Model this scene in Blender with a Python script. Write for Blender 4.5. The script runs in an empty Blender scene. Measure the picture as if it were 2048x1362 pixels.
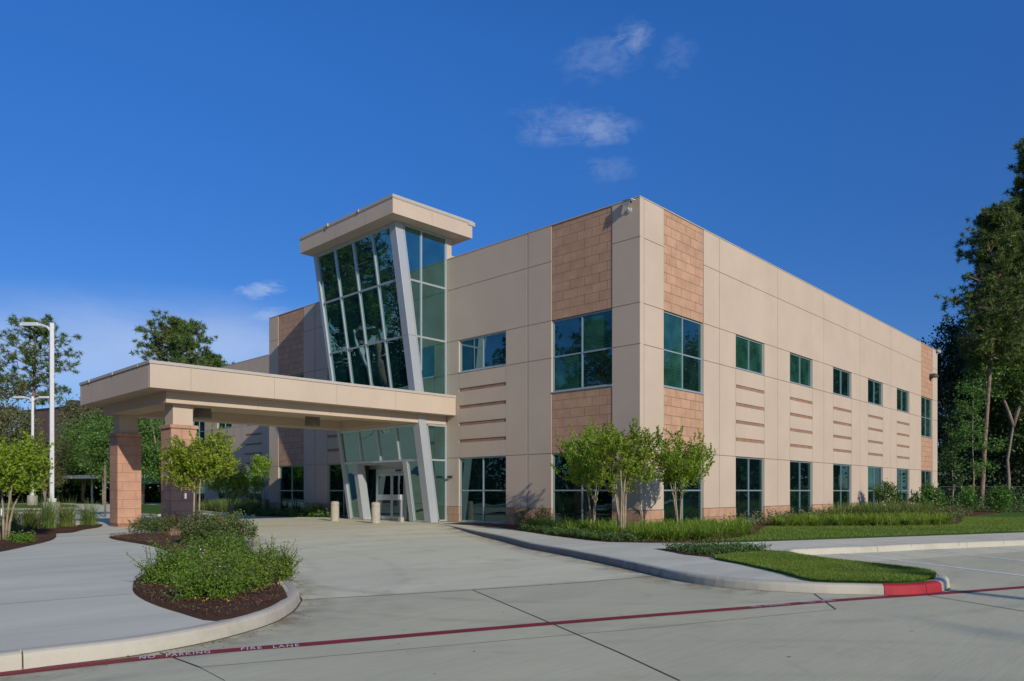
import bpy, bmesh, math, random
import numpy as np
from mathutils import Vector, Matrix
from mathutils.geometry import tessellate_polygon

R = math.radians
SC = bpy.context.scene
COL = SC.collection
random.seed(7)
RNG = np.random.default_rng(11)

# ------------------------------------------------------------------ camera model
F, CX, YH, ZC, ZB = 1459.12, 1024.0, 982.4, 1.5, 0.15
YAW = math.atan((2413.93 - CX) / F)
FW = (-math.sin(YAW), math.cos(YAW)); RT = (FW[1], -FW[0])
D0 = F * 1.35 / 78.5
LAT = (1279.7 - CX) / F * D0
CAM = (-(D0 * FW[0] + LAT * RT[0]), -(D0 * FW[1] + LAT * RT[1]))

def ray(px, py=YH):
    u = (px - CX) / F
    return (FW[0] + u * RT[0], FW[1] + u * RT[1], (YH - py) / F)
def gnd(px, py, z=0.0):
    r = ray(px, py); t = (z - ZC) / r[2]
    return (CAM[0] + r[0] * t, CAM[1] + r[1] * t)
def dep(px, d):
    r = ray(px); return (CAM[0] + r[0] * d, CAM[1] + r[1] * d)
def fx(px, Y=0.0):
    r = ray(px); return CAM[0] + r[0] * (Y - CAM[1]) / r[1]
def hz(py, d): return ZC + (YH - py) / F * d
def depth_of(x, y): return (x - CAM[0]) * FW[0] + (y - CAM[1]) * FW[1]

# ------------------------------------------------------------------ materials
def newmat(name):
    m = bpy.data.materials.new(name); m.use_nodes = True
    nt = m.node_tree; nt.nodes.clear()
    out = nt.nodes.new('ShaderNodeOutputMaterial')
    b = nt.nodes.new('ShaderNodeBsdfPrincipled')
    nt.links.new(b.outputs[0], out.inputs[0])
    return m, nt, b, out
def N(nt, t, **kw):
    n = nt.nodes.new(t)
    for k, v in kw.items():
        if k in n.inputs: n.inputs[k].default_value = v
        else: setattr(n, k, v)
    return n
def L(nt, a, b): nt.links.new(a, b)
def ramp(nt, src, stops):
    r = nt.nodes.new('ShaderNodeValToRGB'); e = r.color_ramp.elements
    while len(e) < len(stops): e.new(0.5)
    for i, (p, c) in enumerate(stops):
        e[i].position = p; e[i].color = (*c, 1) if len(c) == 3 else c
    L(nt, src, r.inputs[0]); return r.outputs[0]
def wpos(nt): return N(nt, 'ShaderNodeNewGeometry').outputs['Position']
def noise(nt, vec, scale, detail=4, rough=.55, dist=0):
    n = N(nt, 'ShaderNodeTexNoise'); n.inputs['Scale'].default_value = scale
    n.inputs['Detail'].default_value = detail; n.inputs['Roughness'].default_value = rough
    n.inputs['Distortion'].default_value = dist
    if vec is not None: L(nt, vec, n.inputs['Vector'])
    return n.outputs['Fac']
def mapv(nt, vec, scale=(1, 1, 1), rot=(0, 0, 0), loc=(0, 0, 0)):
    m = N(nt, 'ShaderNodeMapping'); m.inputs['Scale'].default_value = scale
    m.inputs['Rotation'].default_value = rot; m.inputs['Location'].default_value = loc
    L(nt, vec, m.inputs['Vector']); return m.outputs[0]
def mix(nt, fac, a, b, mode='MIX'):
    m = nt.nodes.new('ShaderNodeMix'); m.data_type = 'RGBA'; m.blend_type = mode
    for s, v in ((m.inputs[0], fac), (m.inputs[6], a), (m.inputs[7], b)):
        if isinstance(v, (int, float)): s.default_value = v
        elif isinstance(v, tuple): s.default_value = (*v, 1) if len(v) == 3 else v
        else: L(nt, v, s)
    return m.outputs[2]
def mth(nt, op, a, b=0.0, c=None, clamp=False):
    m = nt.nodes.new('ShaderNodeMath'); m.operation = op; m.use_clamp = clamp
    for i, v in enumerate((a, b) if c is None else (a, b, c)):
        if isinstance(v, (int, float)): m.inputs[i].default_value = v
        else: L(nt, v, m.inputs[i])
    return m.outputs[0]
def bump(nt, h, strength, dist, b):
    n = N(nt, 'ShaderNodeBump'); n.inputs['Strength'].default_value = strength
    n.inputs['Distance'].default_value = dist
    L(nt, h, n.inputs['Height']); L(nt, n.outputs[0], b.inputs['Normal'])

MAT = {}
def simple(name, col, rough=.6, metal=0.0, var=.08, scale=3, spec=.5, bmp=0):
    m, nt, b, o = newmat(name)
    p = wpos(nt); f = noise(nt, p, scale, 5)
    c = ramp(nt, f, [(.3, tuple(x * (1 - var) for x in col)), (.7, tuple(min(1, x * (1 + var)) for x in col))])
    L(nt, c, b.inputs['Base Color'])
    b.inputs['Roughness'].default_value = rough; b.inputs['Metallic'].default_value = metal
    b.inputs['Specular IOR Level'].default_value = spec
    if bmp: bump(nt, noise(nt, p, scale * 12, 3), bmp, .01, b)
    MAT[name] = m; return m

def stucco(name, col):
    m, nt, b, o = newmat(name); p = wpos(nt)
    f = noise(nt, p, .5, 6, .6)
    f2 = noise(nt, mapv(nt, p, (1.1, 1.1, .12)), 1.0, 6, .68)      # faint vertical weathering
    c = ramp(nt, f, [(.3, tuple(x * .93 for x in col)), (.7, tuple(x * 1.05 for x in col))])
    c = mix(nt, mth(nt, 'MULTIPLY', ramp(nt, f2, [(.45, (0, 0, 0)), (.8, (1, 1, 1))]), .20), c, tuple(x * .80 for x in col))
    fine = noise(nt, p, 45, 3, .7)
    c = mix(nt, .10, c, ramp(nt, fine, [(.35, tuple(x * .55 for x in col)), (.65, tuple(min(1, x * 1.35) for x in col))]))
    L(nt, c, b.inputs['Base Color']); b.inputs['Roughness'].default_value = .9
    b.inputs['Specular IOR Level'].default_value = .2
    bump(nt, fine, .35, .006, b)
    MAT[name] = m
stucco('stucco', (.508, .412, .312))
stucco('stucco_canopy', (.515, .42, .32))

def stone(name, c1, c2, mortar, bw=.684, bh=.342, bricks=True):
    m, nt, b, o = newmat(name); p = wpos(nt)
    s = N(nt, 'ShaderNodeSeparateXYZ'); L(nt, p, s.inputs[0])
    c = N(nt, 'ShaderNodeCombineXYZ')
    L(nt, mth(nt, 'ADD', s.outputs[0], s.outputs[1]), c.inputs[0])
    L(nt, mth(nt, 'SUBTRACT', s.outputs[2], .15), c.inputs[1])
    br = N(nt, 'ShaderNodeTexBrick'); L(nt, c.outputs[0], br.inputs['Vector'])
    br.offset = .5
    for k, v in (('Scale', 1.0), ('Mortar Size', .008), ('Mortar Smooth', .1), ('Bias', 0.0), ('Brick Width', bw), ('Row Height', bh)):
        br.inputs[k].default_value = v
    br.inputs['Color1'].default_value = (*c1, 1); br.inputs['Color2'].default_value = (*c2, 1)
    br.inputs['Mortar'].default_value = (*mortar, 1)
    big = noise(nt, p, 2.2, 5, .65)
    col = mix(nt, .5, br.outputs['Color'], ramp(nt, big, [(.3, tuple(x * .8 for x in c1)), (.7, tuple(min(1, x * 1.15) for x in c2))]))
    vo = N(nt, 'ShaderNodeTexVoronoi'); vo.inputs['Scale'].default_value = 14; L(nt, p, vo.inputs['Vector'])
    pits = ramp(nt, vo.outputs['Distance'], [(.05, (1, 1, 1)), (.16, (0, 0, 0))])
    sel = ramp(nt, noise(nt, p, 9, 2), [(.53, (0, 0, 0)), (.6, (1, 1, 1))])
    col = mix(nt, mth(nt, 'MULTIPLY', mth(nt, 'MULTIPLY', pits, sel), .7), col, (.16, .09, .06))
    sp = ramp(nt, noise(nt, p, 70, 2, .7), [(.62, (0, 0, 0)), (.75, (1, 1, 1))])
    col = mix(nt, mth(nt, 'MULTIPLY', sp, .35), col, (.62, .45, .34))
    col = mix(nt, br.outputs['Fac'], col, mortar)
    L(nt, col, b.inputs['Base Color']); b.inputs['Roughness'].default_value = .9
    b.inputs['Specular IOR Level'].default_value = .2
    h = mth(nt, 'SUBTRACT', mth(nt, 'MULTIPLY', noise(nt, p, 30, 3), .3), br.outputs['Fac'])
    bump(nt, h, .6, .012, b)
    MAT[name] = m
stone('block', (.40, .24, .15), (.50, .305, .195), (.17, .105, .07))
stone('band_block', (.26, .155, .10), (.32, .20, .13), (.14, .09, .06))
stone('pillar_block', (.44, .245, .165), (.51, .295, .20), (.30, .175, .11), bw=.95)

simple('coping', (.42, .39, .34), .7, 0, .04, 3, .2)
simple('alum', (.52, .56, .565), .35, .55, .03)
simple('alum_teal', (.30, .40, .42), .35, .35, .03)
simple('clad', (.42, .455, .475), .42, .3, .04, 1.0)
simple('lamp_metal', (.66, .66, .64), .4, .3, .04)
simple('white_paint', (.72, .72, .68), .6, 0, .18, 6)
simple('line_paint', (.85, .85, .80), .8, 0, .25, 5)
simple('black_plastic', (.02, .02, .022), .4)
simple('dark_rubber', (.055, .05, .045), .9, 0, .3, 8)
simple('bronze', (.09, .08, .07), .45, .4)
simple('roofing', (.3, .29, .27), .9)
simple('brown_base', (.26, .13, .07), .9, 0, .2, 8)
simple('dark_block', (.13, .085, .075), .9, 0, .2, .6)
simple('carport_white', (.75, .77, .76), .5, 0, .05)
simple('carport_teal', (.06, .20, .19), .5)
simple('fence_metal', (.05, .055, .055), .6, .2)
simple('bark_grey', (.22, .18, .14), .95, 0, .4, 9, bmp=.5)
simple('bark_pine', (.23, .155, .11), .95, 0, .45, 5, bmp=.6)
simple('bark_pale', (.30, .24, .16), .9, 0, .3, 7, bmp=.3)
simple('stem', (.07, .075, .03), .9)
simple('tie_white', (.75, .75, .75), .6)
simple('rock', (.45, .42, .37), .9, 0, .3, 6, bmp=.6)

def aggregate(name):
    m, nt, b, o = newmat(name); p = wpos(nt)
    f = noise(nt, p, 60, 3, .7)
    c = ramp(nt, f, [(.35, (.16, .13, .10)), (.5, (.42, .38, .31)), (.68, (.58, .54, .46))])
    L(nt, c, b.inputs['Base Color']); b.inputs['Roughness'].default_value = .9
    bump(nt, f, .5, .01, b); MAT[name] = m
aggregate('aggregate')

def concrete(name, col, streak=True, stain=.25, line_rot=0.0, warm=(.30, .22, .13), base_var=.10, extra=False, broad=0, grime_shade=False):
    m, nt, b, o = newmat(name); p = wpos(nt)
    big = noise(nt, p, .22, 6, .62, .4)
    c = ramp(nt, big, [(.3, tuple(x * (1 - base_var) for x in col)), (.7, tuple(x * (1 + base_var) for x in col))])
    mid = noise(nt, p, 1.6, 6, .68)
    c = mix(nt, .35, c, ramp(nt, mid, [(.3, tuple(x * .80 for x in col)), (.7, tuple(x * 1.14 for x in col))]))
    if streak:
        st = noise(nt, mapv(nt, p, (14, .5, 1), (0, 0, line_rot)), 1.0, 4, .7)
        c = mix(nt, .40, c, ramp(nt, st, [(.3, tuple(x * .74 for x in col)), (.7, tuple(x * 1.16 for x in col))]))
        st2 = noise(nt, mapv(nt, p, (60, 1.4, 1), (0, 0, line_rot)), 1.0, 2, .6)
        c = mix(nt, .32, c, ramp(nt, st2, [(.35, tuple(x * .6 for x in col)), (.65, tuple(x * 1.25 for x in col))]))
    if grime_shade:      # algae, dirt and painted-in shade on the sunless kerb face, heaviest towards the entrance
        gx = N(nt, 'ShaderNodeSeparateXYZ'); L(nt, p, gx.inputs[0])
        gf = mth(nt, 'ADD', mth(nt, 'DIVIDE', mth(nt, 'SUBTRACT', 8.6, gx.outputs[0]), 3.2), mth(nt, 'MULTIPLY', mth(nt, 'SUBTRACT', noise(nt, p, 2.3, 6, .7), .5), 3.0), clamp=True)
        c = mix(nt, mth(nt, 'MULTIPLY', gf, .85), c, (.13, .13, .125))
    if broad:
        bs = noise(nt, mapv(nt, p, (.9, .28, 1), (0, 0, line_rot), (3, 1, 0)), 1.0, 5, .55, .6)
        c = mix(nt, broad, c, ramp(nt, bs, [(.32, tuple(x * k for x, k in zip(col, (.66, .68, .74)))), (.68, tuple(x * 1.12 for x in col))]))
    sm = ramp(nt, noise(nt, mapv(nt, p, (1, 1, 1), (0, 0, 0), (7, 3, 0)), .55, 6, .7), [(.55, (0, 0, 0)), (.78, (1, 1, 1))])
    c = mix(nt, mth(nt, 'MULTIPLY', sm, stain), c, warm)
    if extra:
        sx = N(nt, 'ShaderNodeSeparateXYZ'); L(nt, p, sx.inputs[0]); X_, Y_ = sx.outputs[0], sx.outputs[1]
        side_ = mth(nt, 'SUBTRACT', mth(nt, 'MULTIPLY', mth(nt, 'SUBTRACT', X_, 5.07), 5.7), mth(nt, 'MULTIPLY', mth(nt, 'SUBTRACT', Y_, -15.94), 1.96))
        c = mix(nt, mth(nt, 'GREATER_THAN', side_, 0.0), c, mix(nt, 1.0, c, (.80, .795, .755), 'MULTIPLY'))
        # second pour joint: slabs either side differ a touch
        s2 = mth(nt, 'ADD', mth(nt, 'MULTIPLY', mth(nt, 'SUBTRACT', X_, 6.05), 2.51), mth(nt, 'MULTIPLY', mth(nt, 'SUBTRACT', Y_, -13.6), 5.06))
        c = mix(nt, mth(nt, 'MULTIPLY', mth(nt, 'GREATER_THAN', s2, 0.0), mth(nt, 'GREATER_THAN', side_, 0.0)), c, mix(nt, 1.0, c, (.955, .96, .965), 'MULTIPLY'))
        brk = ramp(nt, noise(nt, p, 1.1, 5, .7), [(.38, (0, 0, 0)), (.68, (1, 1, 1))])
        for cx_, cy_, r_, w_, am in ((3.6, -7.6, 7.4, .20, .50), (3.6, -7.6, 8.95, .20, .46), (2.2, -9.4, 8.3, .14, .36), (-3, -22, 9.6, .2, .42), (-3, -22, 11.1, .18, .40), (18, -22, 9.2, .16, .34), (18, -22, 10.6, .16, .32)):
            dx_ = mth(nt, 'SUBTRACT', X_, cx_); dy_ = mth(nt, 'SUBTRACT', Y_, cy_)
            rr_ = mth(nt, 'SQRT', mth(nt, 'ADD', mth(nt, 'MULTIPLY', dx_, dx_), mth(nt, 'MULTIPLY', dy_, dy_)))
            tri = mth(nt, 'SUBTRACT', 1.0, mth(nt, 'DIVIDE', mth(nt, 'ABSOLUTE', mth(nt, 'SUBTRACT', rr_, r_)), w_), clamp=True)
            c = mix(nt, mth(nt, 'MULTIPLY', mth(nt, 'MULTIPLY', tri, brk), am), c, (.20, .19, .17))
        vo_ = N(nt, 'ShaderNodeTexVoronoi'); vo_.inputs['Scale'].default_value = 1.7; L(nt, p, vo_.inputs['Vector'])
        c = mix(nt, mth(nt, 'MULTIPLY', ramp(nt, vo_.outputs['Distance'], [(.02, (1, 1, 1)), (.045, (0, 0, 0))]), .6), c, (.12, .11, .10))
        oil = ramp(nt, noise(nt, p, .9, 5, .7, 1.0), [(.60, (0, 0, 0)), (.74, (1, 1, 1))])
        c = mix(nt, mth(nt, 'MULTIPLY', oil, .42), c, (.20, .18, .15))
    fine = noise(nt, p, 120, 2, .6)
    c = mix(nt, .16, c, ramp(nt, fine, [(.35, tuple(x * .6 for x in col)), (.65, tuple(x * 1.3 for x in col))]))
    L(nt, c, b.inputs['Base Color'])
    L(nt, ramp(nt, mid, [(.3, (.85,) * 3), (.7, (.68,) * 3)]), b.inputs['Roughness'])
    b.inputs['Specular IOR Level'].default_value = .35
    bump(nt, mth(nt, 'ADD', mid, mth(nt, 'MULTIPLY', fine, .25)), .25, .012, b)
    MAT[name] = m
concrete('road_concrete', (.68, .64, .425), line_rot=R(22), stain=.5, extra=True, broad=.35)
concrete('walk_concrete', (.65, .625, .455), line_rot=R(70), stain=.12, broad=.55)
concrete('kerb_dirt_shade', (.47, .44, .345), streak=False, stain=.75, warm=(.22, .19, .14), base_var=.25, grime_shade=True)
concrete('kerb_concrete', (.47, .44, .345), streak=False, stain=.75, warm=(.22, .19, .14), base_var=.16)
concrete('base_concrete', (.36, .34, .29), streak=False, stain=.3)

def worn_paint(name, col, under, wear=.42):
    m, nt, b, o = newmat(name); p = wpos(nt)
    f = noise(nt, p, 9, 8, .78)
    w = ramp(nt, f, [(wear - .06, (0, 0, 0)), (wear + .03, (1, 1, 1))])
    c = mix(nt, w, under, ramp(nt, noise(nt, p, 3, 4), [(.3, tuple(x * .8 for x in col)), (.7, tuple(x * 1.15 for x in col))]))
    L(nt, c, b.inputs['Base Color']); b.inputs['Roughness'].default_value = .7
    MAT[name] = m
worn_paint('stripe_red', (.235, .012, .022), (.30, .22, .19), .31)
worn_paint('kerb_red', (.34, .012, .018), (.36, .2, .17), .33)
worn_paint('letter_white', (.66, .60, .58), (.25, .03, .04), .38)

def soil(name, c1, c2, scale=30, b_=.8):
    m, nt, b, o = newmat(name); p = wpos(nt)
    f = noise(nt, p, scale, 6, .75); g = noise(nt, p, .9, 4)
    c = ramp(nt, f, [(.3, c1), (.7, c2)])
    c = mix(nt, .25, c, ramp(nt, g, [(.3, tuple(x * .5 for x in c1)), (.7, tuple(min(1, x * 1.3) for x in c2))]))
    L(nt, c, b.inputs['Base Color']); b.inputs['Roughness'].default_value = .95
    b.inputs['Specular IOR Level'].default_value = .1
    bump(nt, f, b_, .03, b); MAT[name] = m
soil('mulch', (.045, .022, .012), (.14, .075, .042))
soil('lawn', (.035, .085, .012), (.085, .17, .03), 60, .6)
soil('forest_floor', (.03, .022, .012), (.08, .055, .03), 14)
soil('meadow', (.05, .08, .02), (.12, .13, .05), 1.2)

def leafmat(name, dark, light, trans=.3, rough=.5, hue=None):
    m, nt, b, o = newmat(name)
    g = N(nt, 'ShaderNodeNewGeometry')
    oi = N(nt, 'ShaderNodeObjectInfo')
    c = ramp(nt, g.outputs['Random Per Island'], [(0, dark), (.55, tuple((a + 2 * d) / 3 for a, d in zip(dark, light))), (1, light)])
    big = noise(nt, g.outputs['Position'], 1.1, 3)
    c = mix(nt, .35, c, ramp(nt, big, [(.35, dark), (.65, light)]))
    hsv = N(nt, 'ShaderNodeHueSaturation'); L(nt, c, hsv.inputs['Color'])
    L(nt, mth(nt, 'ADD', .488, mth(nt, 'MULTIPLY', oi.outputs['Random'], .024)), hsv.inputs['Hue'])
    L(nt, mth(nt, 'ADD', 1.30, mth(nt, 'MULTIPLY', oi.outputs['Random'], .35)), hsv.inputs['Value'])
    c = hsv.outputs[0]
    L(nt, c, b.inputs['Base Color']); b.inputs['Roughness'].default_value = rough
    b.inputs['Specular IOR Level'].default_value = .35
    t = N(nt, 'ShaderNodeBsdfTranslucent')
    L(nt, mix(nt, 1.0, c, (1.3, 1.35, .45), 'MULTIPLY'), t.inputs['Color'])
    ms = N(nt, 'ShaderNodeMixShader'); ms.inputs[0].default_value = trans
    L(nt, b.outputs[0], ms.inputs[1]); L(nt, t.outputs[0], ms.inputs[2])
    L(nt, ms.outputs[0], o.inputs[0]); MAT[name] = m
leafmat('leaf_myrtle', (.075, .13, .010), (.24, .31, .022), .42)
leafmat('leaf_myrtle_deep', (.060, .120, .008), (.21, .29, .018), .42)
leafmat('leaf_lantana', (.042, .105, .010), (.15, .235, .025), .36)
leafmat('leaf_rose', (.03, .05, .015), (.09, .12, .03), .2)
leafmat('leaf_lily', (.06, .12, .010), (.19, .27, .035), .35)
leafmat('leaf_jasmine', (.025, .055, .012), (.07, .13, .03), .2)
leafmat('leaf_grass', (.045, .085, .018), (.15, .19, .05), .3)
leafmat('leaf_oak', (.022, .052, .012), (.075, .115, .022), .22)
leafmat('leaf_broad', (.03, .085, .015), (.09, .17, .03), .3)
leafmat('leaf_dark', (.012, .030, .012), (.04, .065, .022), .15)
leafmat('leaf_olive', (.045, .055, .022), (.11, .115, .04), .2)
leafmat('needles', (.024, .055, .015), (.10, .145, .028), .18)
leafmat('turf', (.060, .120, .012), (.185, .25, .045), .35)
leafmat('leaf_yellow', (.28, .22, .02), (.38, .28, .03), .3)
leafmat('petal_red', (.25, .006, .015), (.38, .012, .03), .0)
leafmat('petal_lilac', (.42, .25, .48), (.6, .42, .62), .2)
leafmat('petal_pink', (.48, .36, .38), (.6, .48, .5), .2)
leafmat('chips', (.025, .013, .008), (.115, .072, .048), .0, .95)

def glass(name, tint, gloss, base_refl=.16, wav=.02, wscale=.8, slats=False):
    m, nt, b, o = newmat(name); p = wpos(nt)
    b.inputs['Base Color'].default_value = (*tint, 1); b.inputs['Roughness'].default_value = .4
    b.inputs['Specular IOR Level'].default_value = 0
    sp_ = noise(nt, p, 1.3, 3, .5)
    c_ = ramp(nt, sp_, [(.35, tuple(x * .55 for x in tint)), (.7, tuple(x * 1.5 for x in tint))])
    if slats:
        wv = N(nt, 'ShaderNodeTexWave'); wv.bands_direction = 'Z'; wv.inputs['Scale'].default_value = 4.2; wv.inputs['Distortion'].default_value = .15; L(nt, p, wv.inputs['Vector'])
        c_ = mix(nt, wv.outputs['Fac'], mix(nt, 1.0, c_, (.6, .65, .65), 'MULTIPLY'), mix(nt, 1.0, c_, (1.35, 1.3, 1.3), 'MULTIPLY'))
    L(nt, c_, b.inputs['Base Color'])
    g = N(nt, 'ShaderNodeBsdfGlossy'); g.inputs['Color'].default_value = (*gloss, 1); g.inputs['Roughness'].default_value = .008
    lw = N(nt, 'ShaderNodeFresnel'); lw.inputs['IOR'].default_value = 1.52
    fac = mth(nt, 'ADD', mth(nt, 'MULTIPLY', lw.outputs[0], 1.2), base_refl, clamp=True)
    ms = N(nt, 'ShaderNodeMixShader'); L(nt, fac, ms.inputs[0])
    L(nt, b.outputs[0], ms.inputs[1]); L(nt, g.outputs[0], ms.inputs[2]); L(nt, ms.outputs[0], o.inputs[0])
    bn = N(nt, 'ShaderNodeBump'); bn.inputs['Strength'].default_value = wav; bn.inputs['Distance'].default_value = .2
    L(nt, noise(nt, p, wscale, 2, .4), bn.inputs['Height']); L(nt, bn.outputs[0], g.inputs['Normal'])
    MAT[name] = m
glass('glass', (.006, .024, .024), (.50, .80, .80), .19)
glass('glass_low', (.003, .010, .010), (.48, .80, .76), .10)
glass('glass_tower', (.007, .038, .036), (.48, .80, .80), .32, .05, .5)
glass('glass_entry', (.004, .020, .018), (.50, .80, .76), .30, .12, .8)
glass('glass_blind', (.016, .066, .046), (.45, .8, .75), .08, slats=True)
glass('glass_door', (.004, .010, .012), (.6, .8, .8), .10, .01)

# ------------------------------------------------------------------ mesh builder
def ident(u, d, z): return (u, d, z)
class MB:
    def __init__(s): s.v = []; s.f = []; s.m = []; s.sm = False
    def quad(s, pts, mi=0):
        n = len(s.v); s.v += [tuple(p) for p in pts]; s.f.append(tuple(range(n, n + len(pts)))); s.m.append(mi)
    def box(s, a0, a1, b0, b1, c0, c1, f=ident, mi=0):
        n = len(s.v)
        for c in (c0, c1):
            for a, b in ((a0, b0), (a1, b0), (a1, b1), (a0, b1)): s.v.append(tuple(f(a, b, c)))
        for q in ((0, 3, 2, 1), (4, 5, 6, 7), (0, 1, 5, 4), (1, 2, 6, 5), (2, 3, 7, 6), (3, 0, 4, 7)):
            s.f.append(tuple(n + i for i in q)); s.m.append(mi)
    def prism(s, poly, z0, z1, mi=0, zf=None):
        n = len(s.v); k = len(poly)
        for z in (z0, z1):
            for x, y in poly: s.v.append((x, y, z))
        tris = tessellate_polygon([[Vector((x, y, 0)) for x, y in poly]])
        for t in tris:
            s.f.append((n + k + t[0], n + k + t[1], n + k + t[2])); s.m.append(mi)
            s.f.append((n + t[2], n + t[1], n + t[0])); s.m.append(mi)
        for i in range(k):
            j = (i + 1) % k; s.f.append((n + i, n + j, n + k + j, n + k + i)); s.m.append(mi)
    def tube(s, pts, rad, n=6, cap=True, mi=0):
        pts = [Vector(p) for p in pts]
        if isinstance(rad, (int, float)): rad = [rad] * len(pts)
        base = len(s.v); up = Vector((.3, .2, 1)).normalized()
        for i, p in enumerate(pts):
            t = (pts[min(i + 1, len(pts) - 1)] - pts[max(i - 1, 0)])
            if t.length < 1e-9: t = Vector((0, 0, 1))
            t.normalize(); a = t.cross(up)
            if a.length < .1: a = t.cross(Vector((1, 0, 0)))
            a.normalize(); b = t.cross(a)
            for k in range(n):
                w = 2 * math.pi * k / n
                s.v.append(tuple(p + (a * math.cos(w) + b * math.sin(w)) * rad[i]))
        for i in range(len(pts) - 1):
            for k in range(n):
                k2 = (k + 1) % n
                s.f.append((base + i * n + k, base + i * n + k2, base + (i + 1) * n + k2, base + (i + 1) * n + k)); s.m.append(mi)
        if cap:
            s.f.append(tuple(base + k for k in range(n))[::-1]); s.m.append(mi)
            s.f.append(tuple(base + (len(pts) - 1) * n + k for k in range(n))); s.m.append(mi)
    def lathe(s, cx, cy, prof, n=24, mi=0):
        base = len(s.v)
        for r, z in prof:
            for k in range(n):
                w = 2 * math.pi * k / n; s.v.append((cx + r * math.cos(w), cy + r * math.sin(w), z))
        for i in range(len(prof) - 1):
            for k in range(n):
                k2 = (k + 1) % n
                s.f.append((base + i * n + k, base + i * n + k2, base + (i + 1) * n + k2, base + (i + 1) * n + k)); s.m.append(mi)
        s.f.append(tuple(base + (len(prof) - 1) * n + k for k in range(n))); s.m.append(mi)
        s.f.append(tuple(base + k for k in range(n))[::-1]); s.m.append(mi)
    def build(s, name, mats, parent=None, smooth=False, bevel=0, recalc=True):
        off = world_off(parent)
        me = bpy.data.meshes.new(name)
        me.from_pydata([(x - off[0], y - off[1], z - off[2]) for x, y, z in s.v], [], s.f)
        if not isinstance(mats, (list, tuple)): mats = [mats]
        for m in mats: me.materials.append(MAT[m])
        if len(mats) > 1: me.polygons.foreach_set('material_index', s.m)
        if recalc:
            bm = bmesh.new(); bm.from_mesh(me); bmesh.ops.recalc_face_normals(bm, faces=bm.faces)
            bm.to_mesh(me); bm.free()
        if smooth: me.polygons.foreach_set('use_smooth', [True] * len(me.polygons))
        me.update()
        o = bpy.data.objects.new(name, me); COL.objects.link(o)
        if parent is not None: o.parent = parent
        if bevel:
            b = o.modifiers.new('bevel', 'BEVEL'); b.width = bevel; b.segments = 2; b.limit_method = 'ANGLE'; b.angle_limit = R(40)
        return o
def world_off(o):
    x = y = z = 0.0
    while o is not None:
        x += o.location.x; y += o.location.y; z += o.location.z; o = o.parent
    return (x, y, z)
def empty(name, loc, label=None, cat=None, group=None):
    o = bpy.data.objects.new(name, None); COL.objects.link(o); o.location = loc; o.empty_display_size = .3
    if label: tag(o, label, cat, group)
    return o
def tag(o, label=None, cat=None, group=None, kind=None):
    if label: o['label'] = label
    if cat: o['category'] = cat
    if group: o['group'] = group
    if kind: o['kind'] = kind
    return o
def npmesh(name, verts, nper, mat, parent=None, mats=None, midx=None):
    """verts (M*nper,3) -> M faces of nper corners"""
    off = np.array(world_off(parent)); verts = (np.asarray(verts, dtype=np.float64).reshape(-1, 3) - off).astype(np.float32)
    nv = len(verts); nf = nv // nper
    me = bpy.data.meshes.new(name); me.vertices.add(nv); me.vertices.foreach_set('co', verts.ravel())
    me.loops.add(nv); me.loops.foreach_set('vertex_index', np.arange(nv, dtype=np.int32))
    me.polygons.add(nf); me.polygons.foreach_set('loop_start', np.arange(0, nv, nper, dtype=np.int32))
    me.polygons.foreach_set('loop_total', np.full(nf, nper, dtype=np.int32))
    for m in (mats or [mat]): me.materials.append(MAT[m])
    if midx is not None: me.polygons.foreach_set('material_index', np.asarray(midx, dtype=np.int32))
    me.update(calc_edges=True); me.validate()
    o = bpy.data.objects.new(name, me); COL.objects.link(o)
    if parent is not None: o.parent = parent
    return o
KIDS = {}
def copy_tree(o, parent=None):
    c = o.copy(); COL.objects.link(c); c.parent = parent
    for ch in [x for x in bpy.data.objects if x.parent == o]:
        copy_tree(ch, c)
    return c

# ------------------------------------------------------------------ ground, road, kerbs
def sst(e0, e1, x):
    t = min(1, max(0, (x - e0) / (e1 - e0))); return t * t * (3 - 2 * t)
def roadz(x, y):
    k = sst(-1.6, -8.3, x) * sst(-27, -20, x) * sst(-15, -11.5, y)
    return .135 * k
m = MB(); m.box(-900, 900, -900, 900, -1.0, -.06)
tag(m.build('ground', 'meadow'), kind='structure')
xs = [-150, -110, -80, -60, -45, -35] + [-30 + .75 * i for i in range(45)] + [6, 12, 20, 35, 60, 90]
ys = [-60, -45, -32, -24] + [-20 + .75 * i for i in range(34)] + [8, 14, 20, 30, 45, 60]
mm = MB()
for j, y in enumerate(ys):
    for x in xs: mm.v.append((x, y, roadz(x, y)))
nx = len(xs)
for j in range(len(ys) - 1):
    for i in range(nx - 1): mm.f.append((j * nx + i, j * nx + i + 1, (j + 1) * nx + i + 1, (j + 1) * nx + i)); mm.m.append(0)
tag(mm.build('road', 'road_concrete', recalc=False), kind='structure')

def smooth_poly(pts, n=6, closed=False):
    """Catmull-Rom"""
    out = []; k = len(pts)
    rng = range(k if closed else k - 1)
    for i in rng:
        p0 = pts[(i - 1) % k] if closed or i > 0 else pts[0]
        p1 = pts[i]; p2 = pts[(i + 1) % k]; p3 = pts[(i + 2) % k] if closed or i + 2 < k else pts[-1]
        for s in range(n):
            t = s / n
            out.append(tuple(.5 * ((2 * b) + (c - a) * t + (2 * a - 5 * b + 4 * c - d) * t * t + (-a + 3 * b - 3 * c + d) * t ** 3) for a, b, c, d in zip(p0, p1, p2, p3)))
    if not closed: out.append(pts[-1])
    return out

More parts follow.
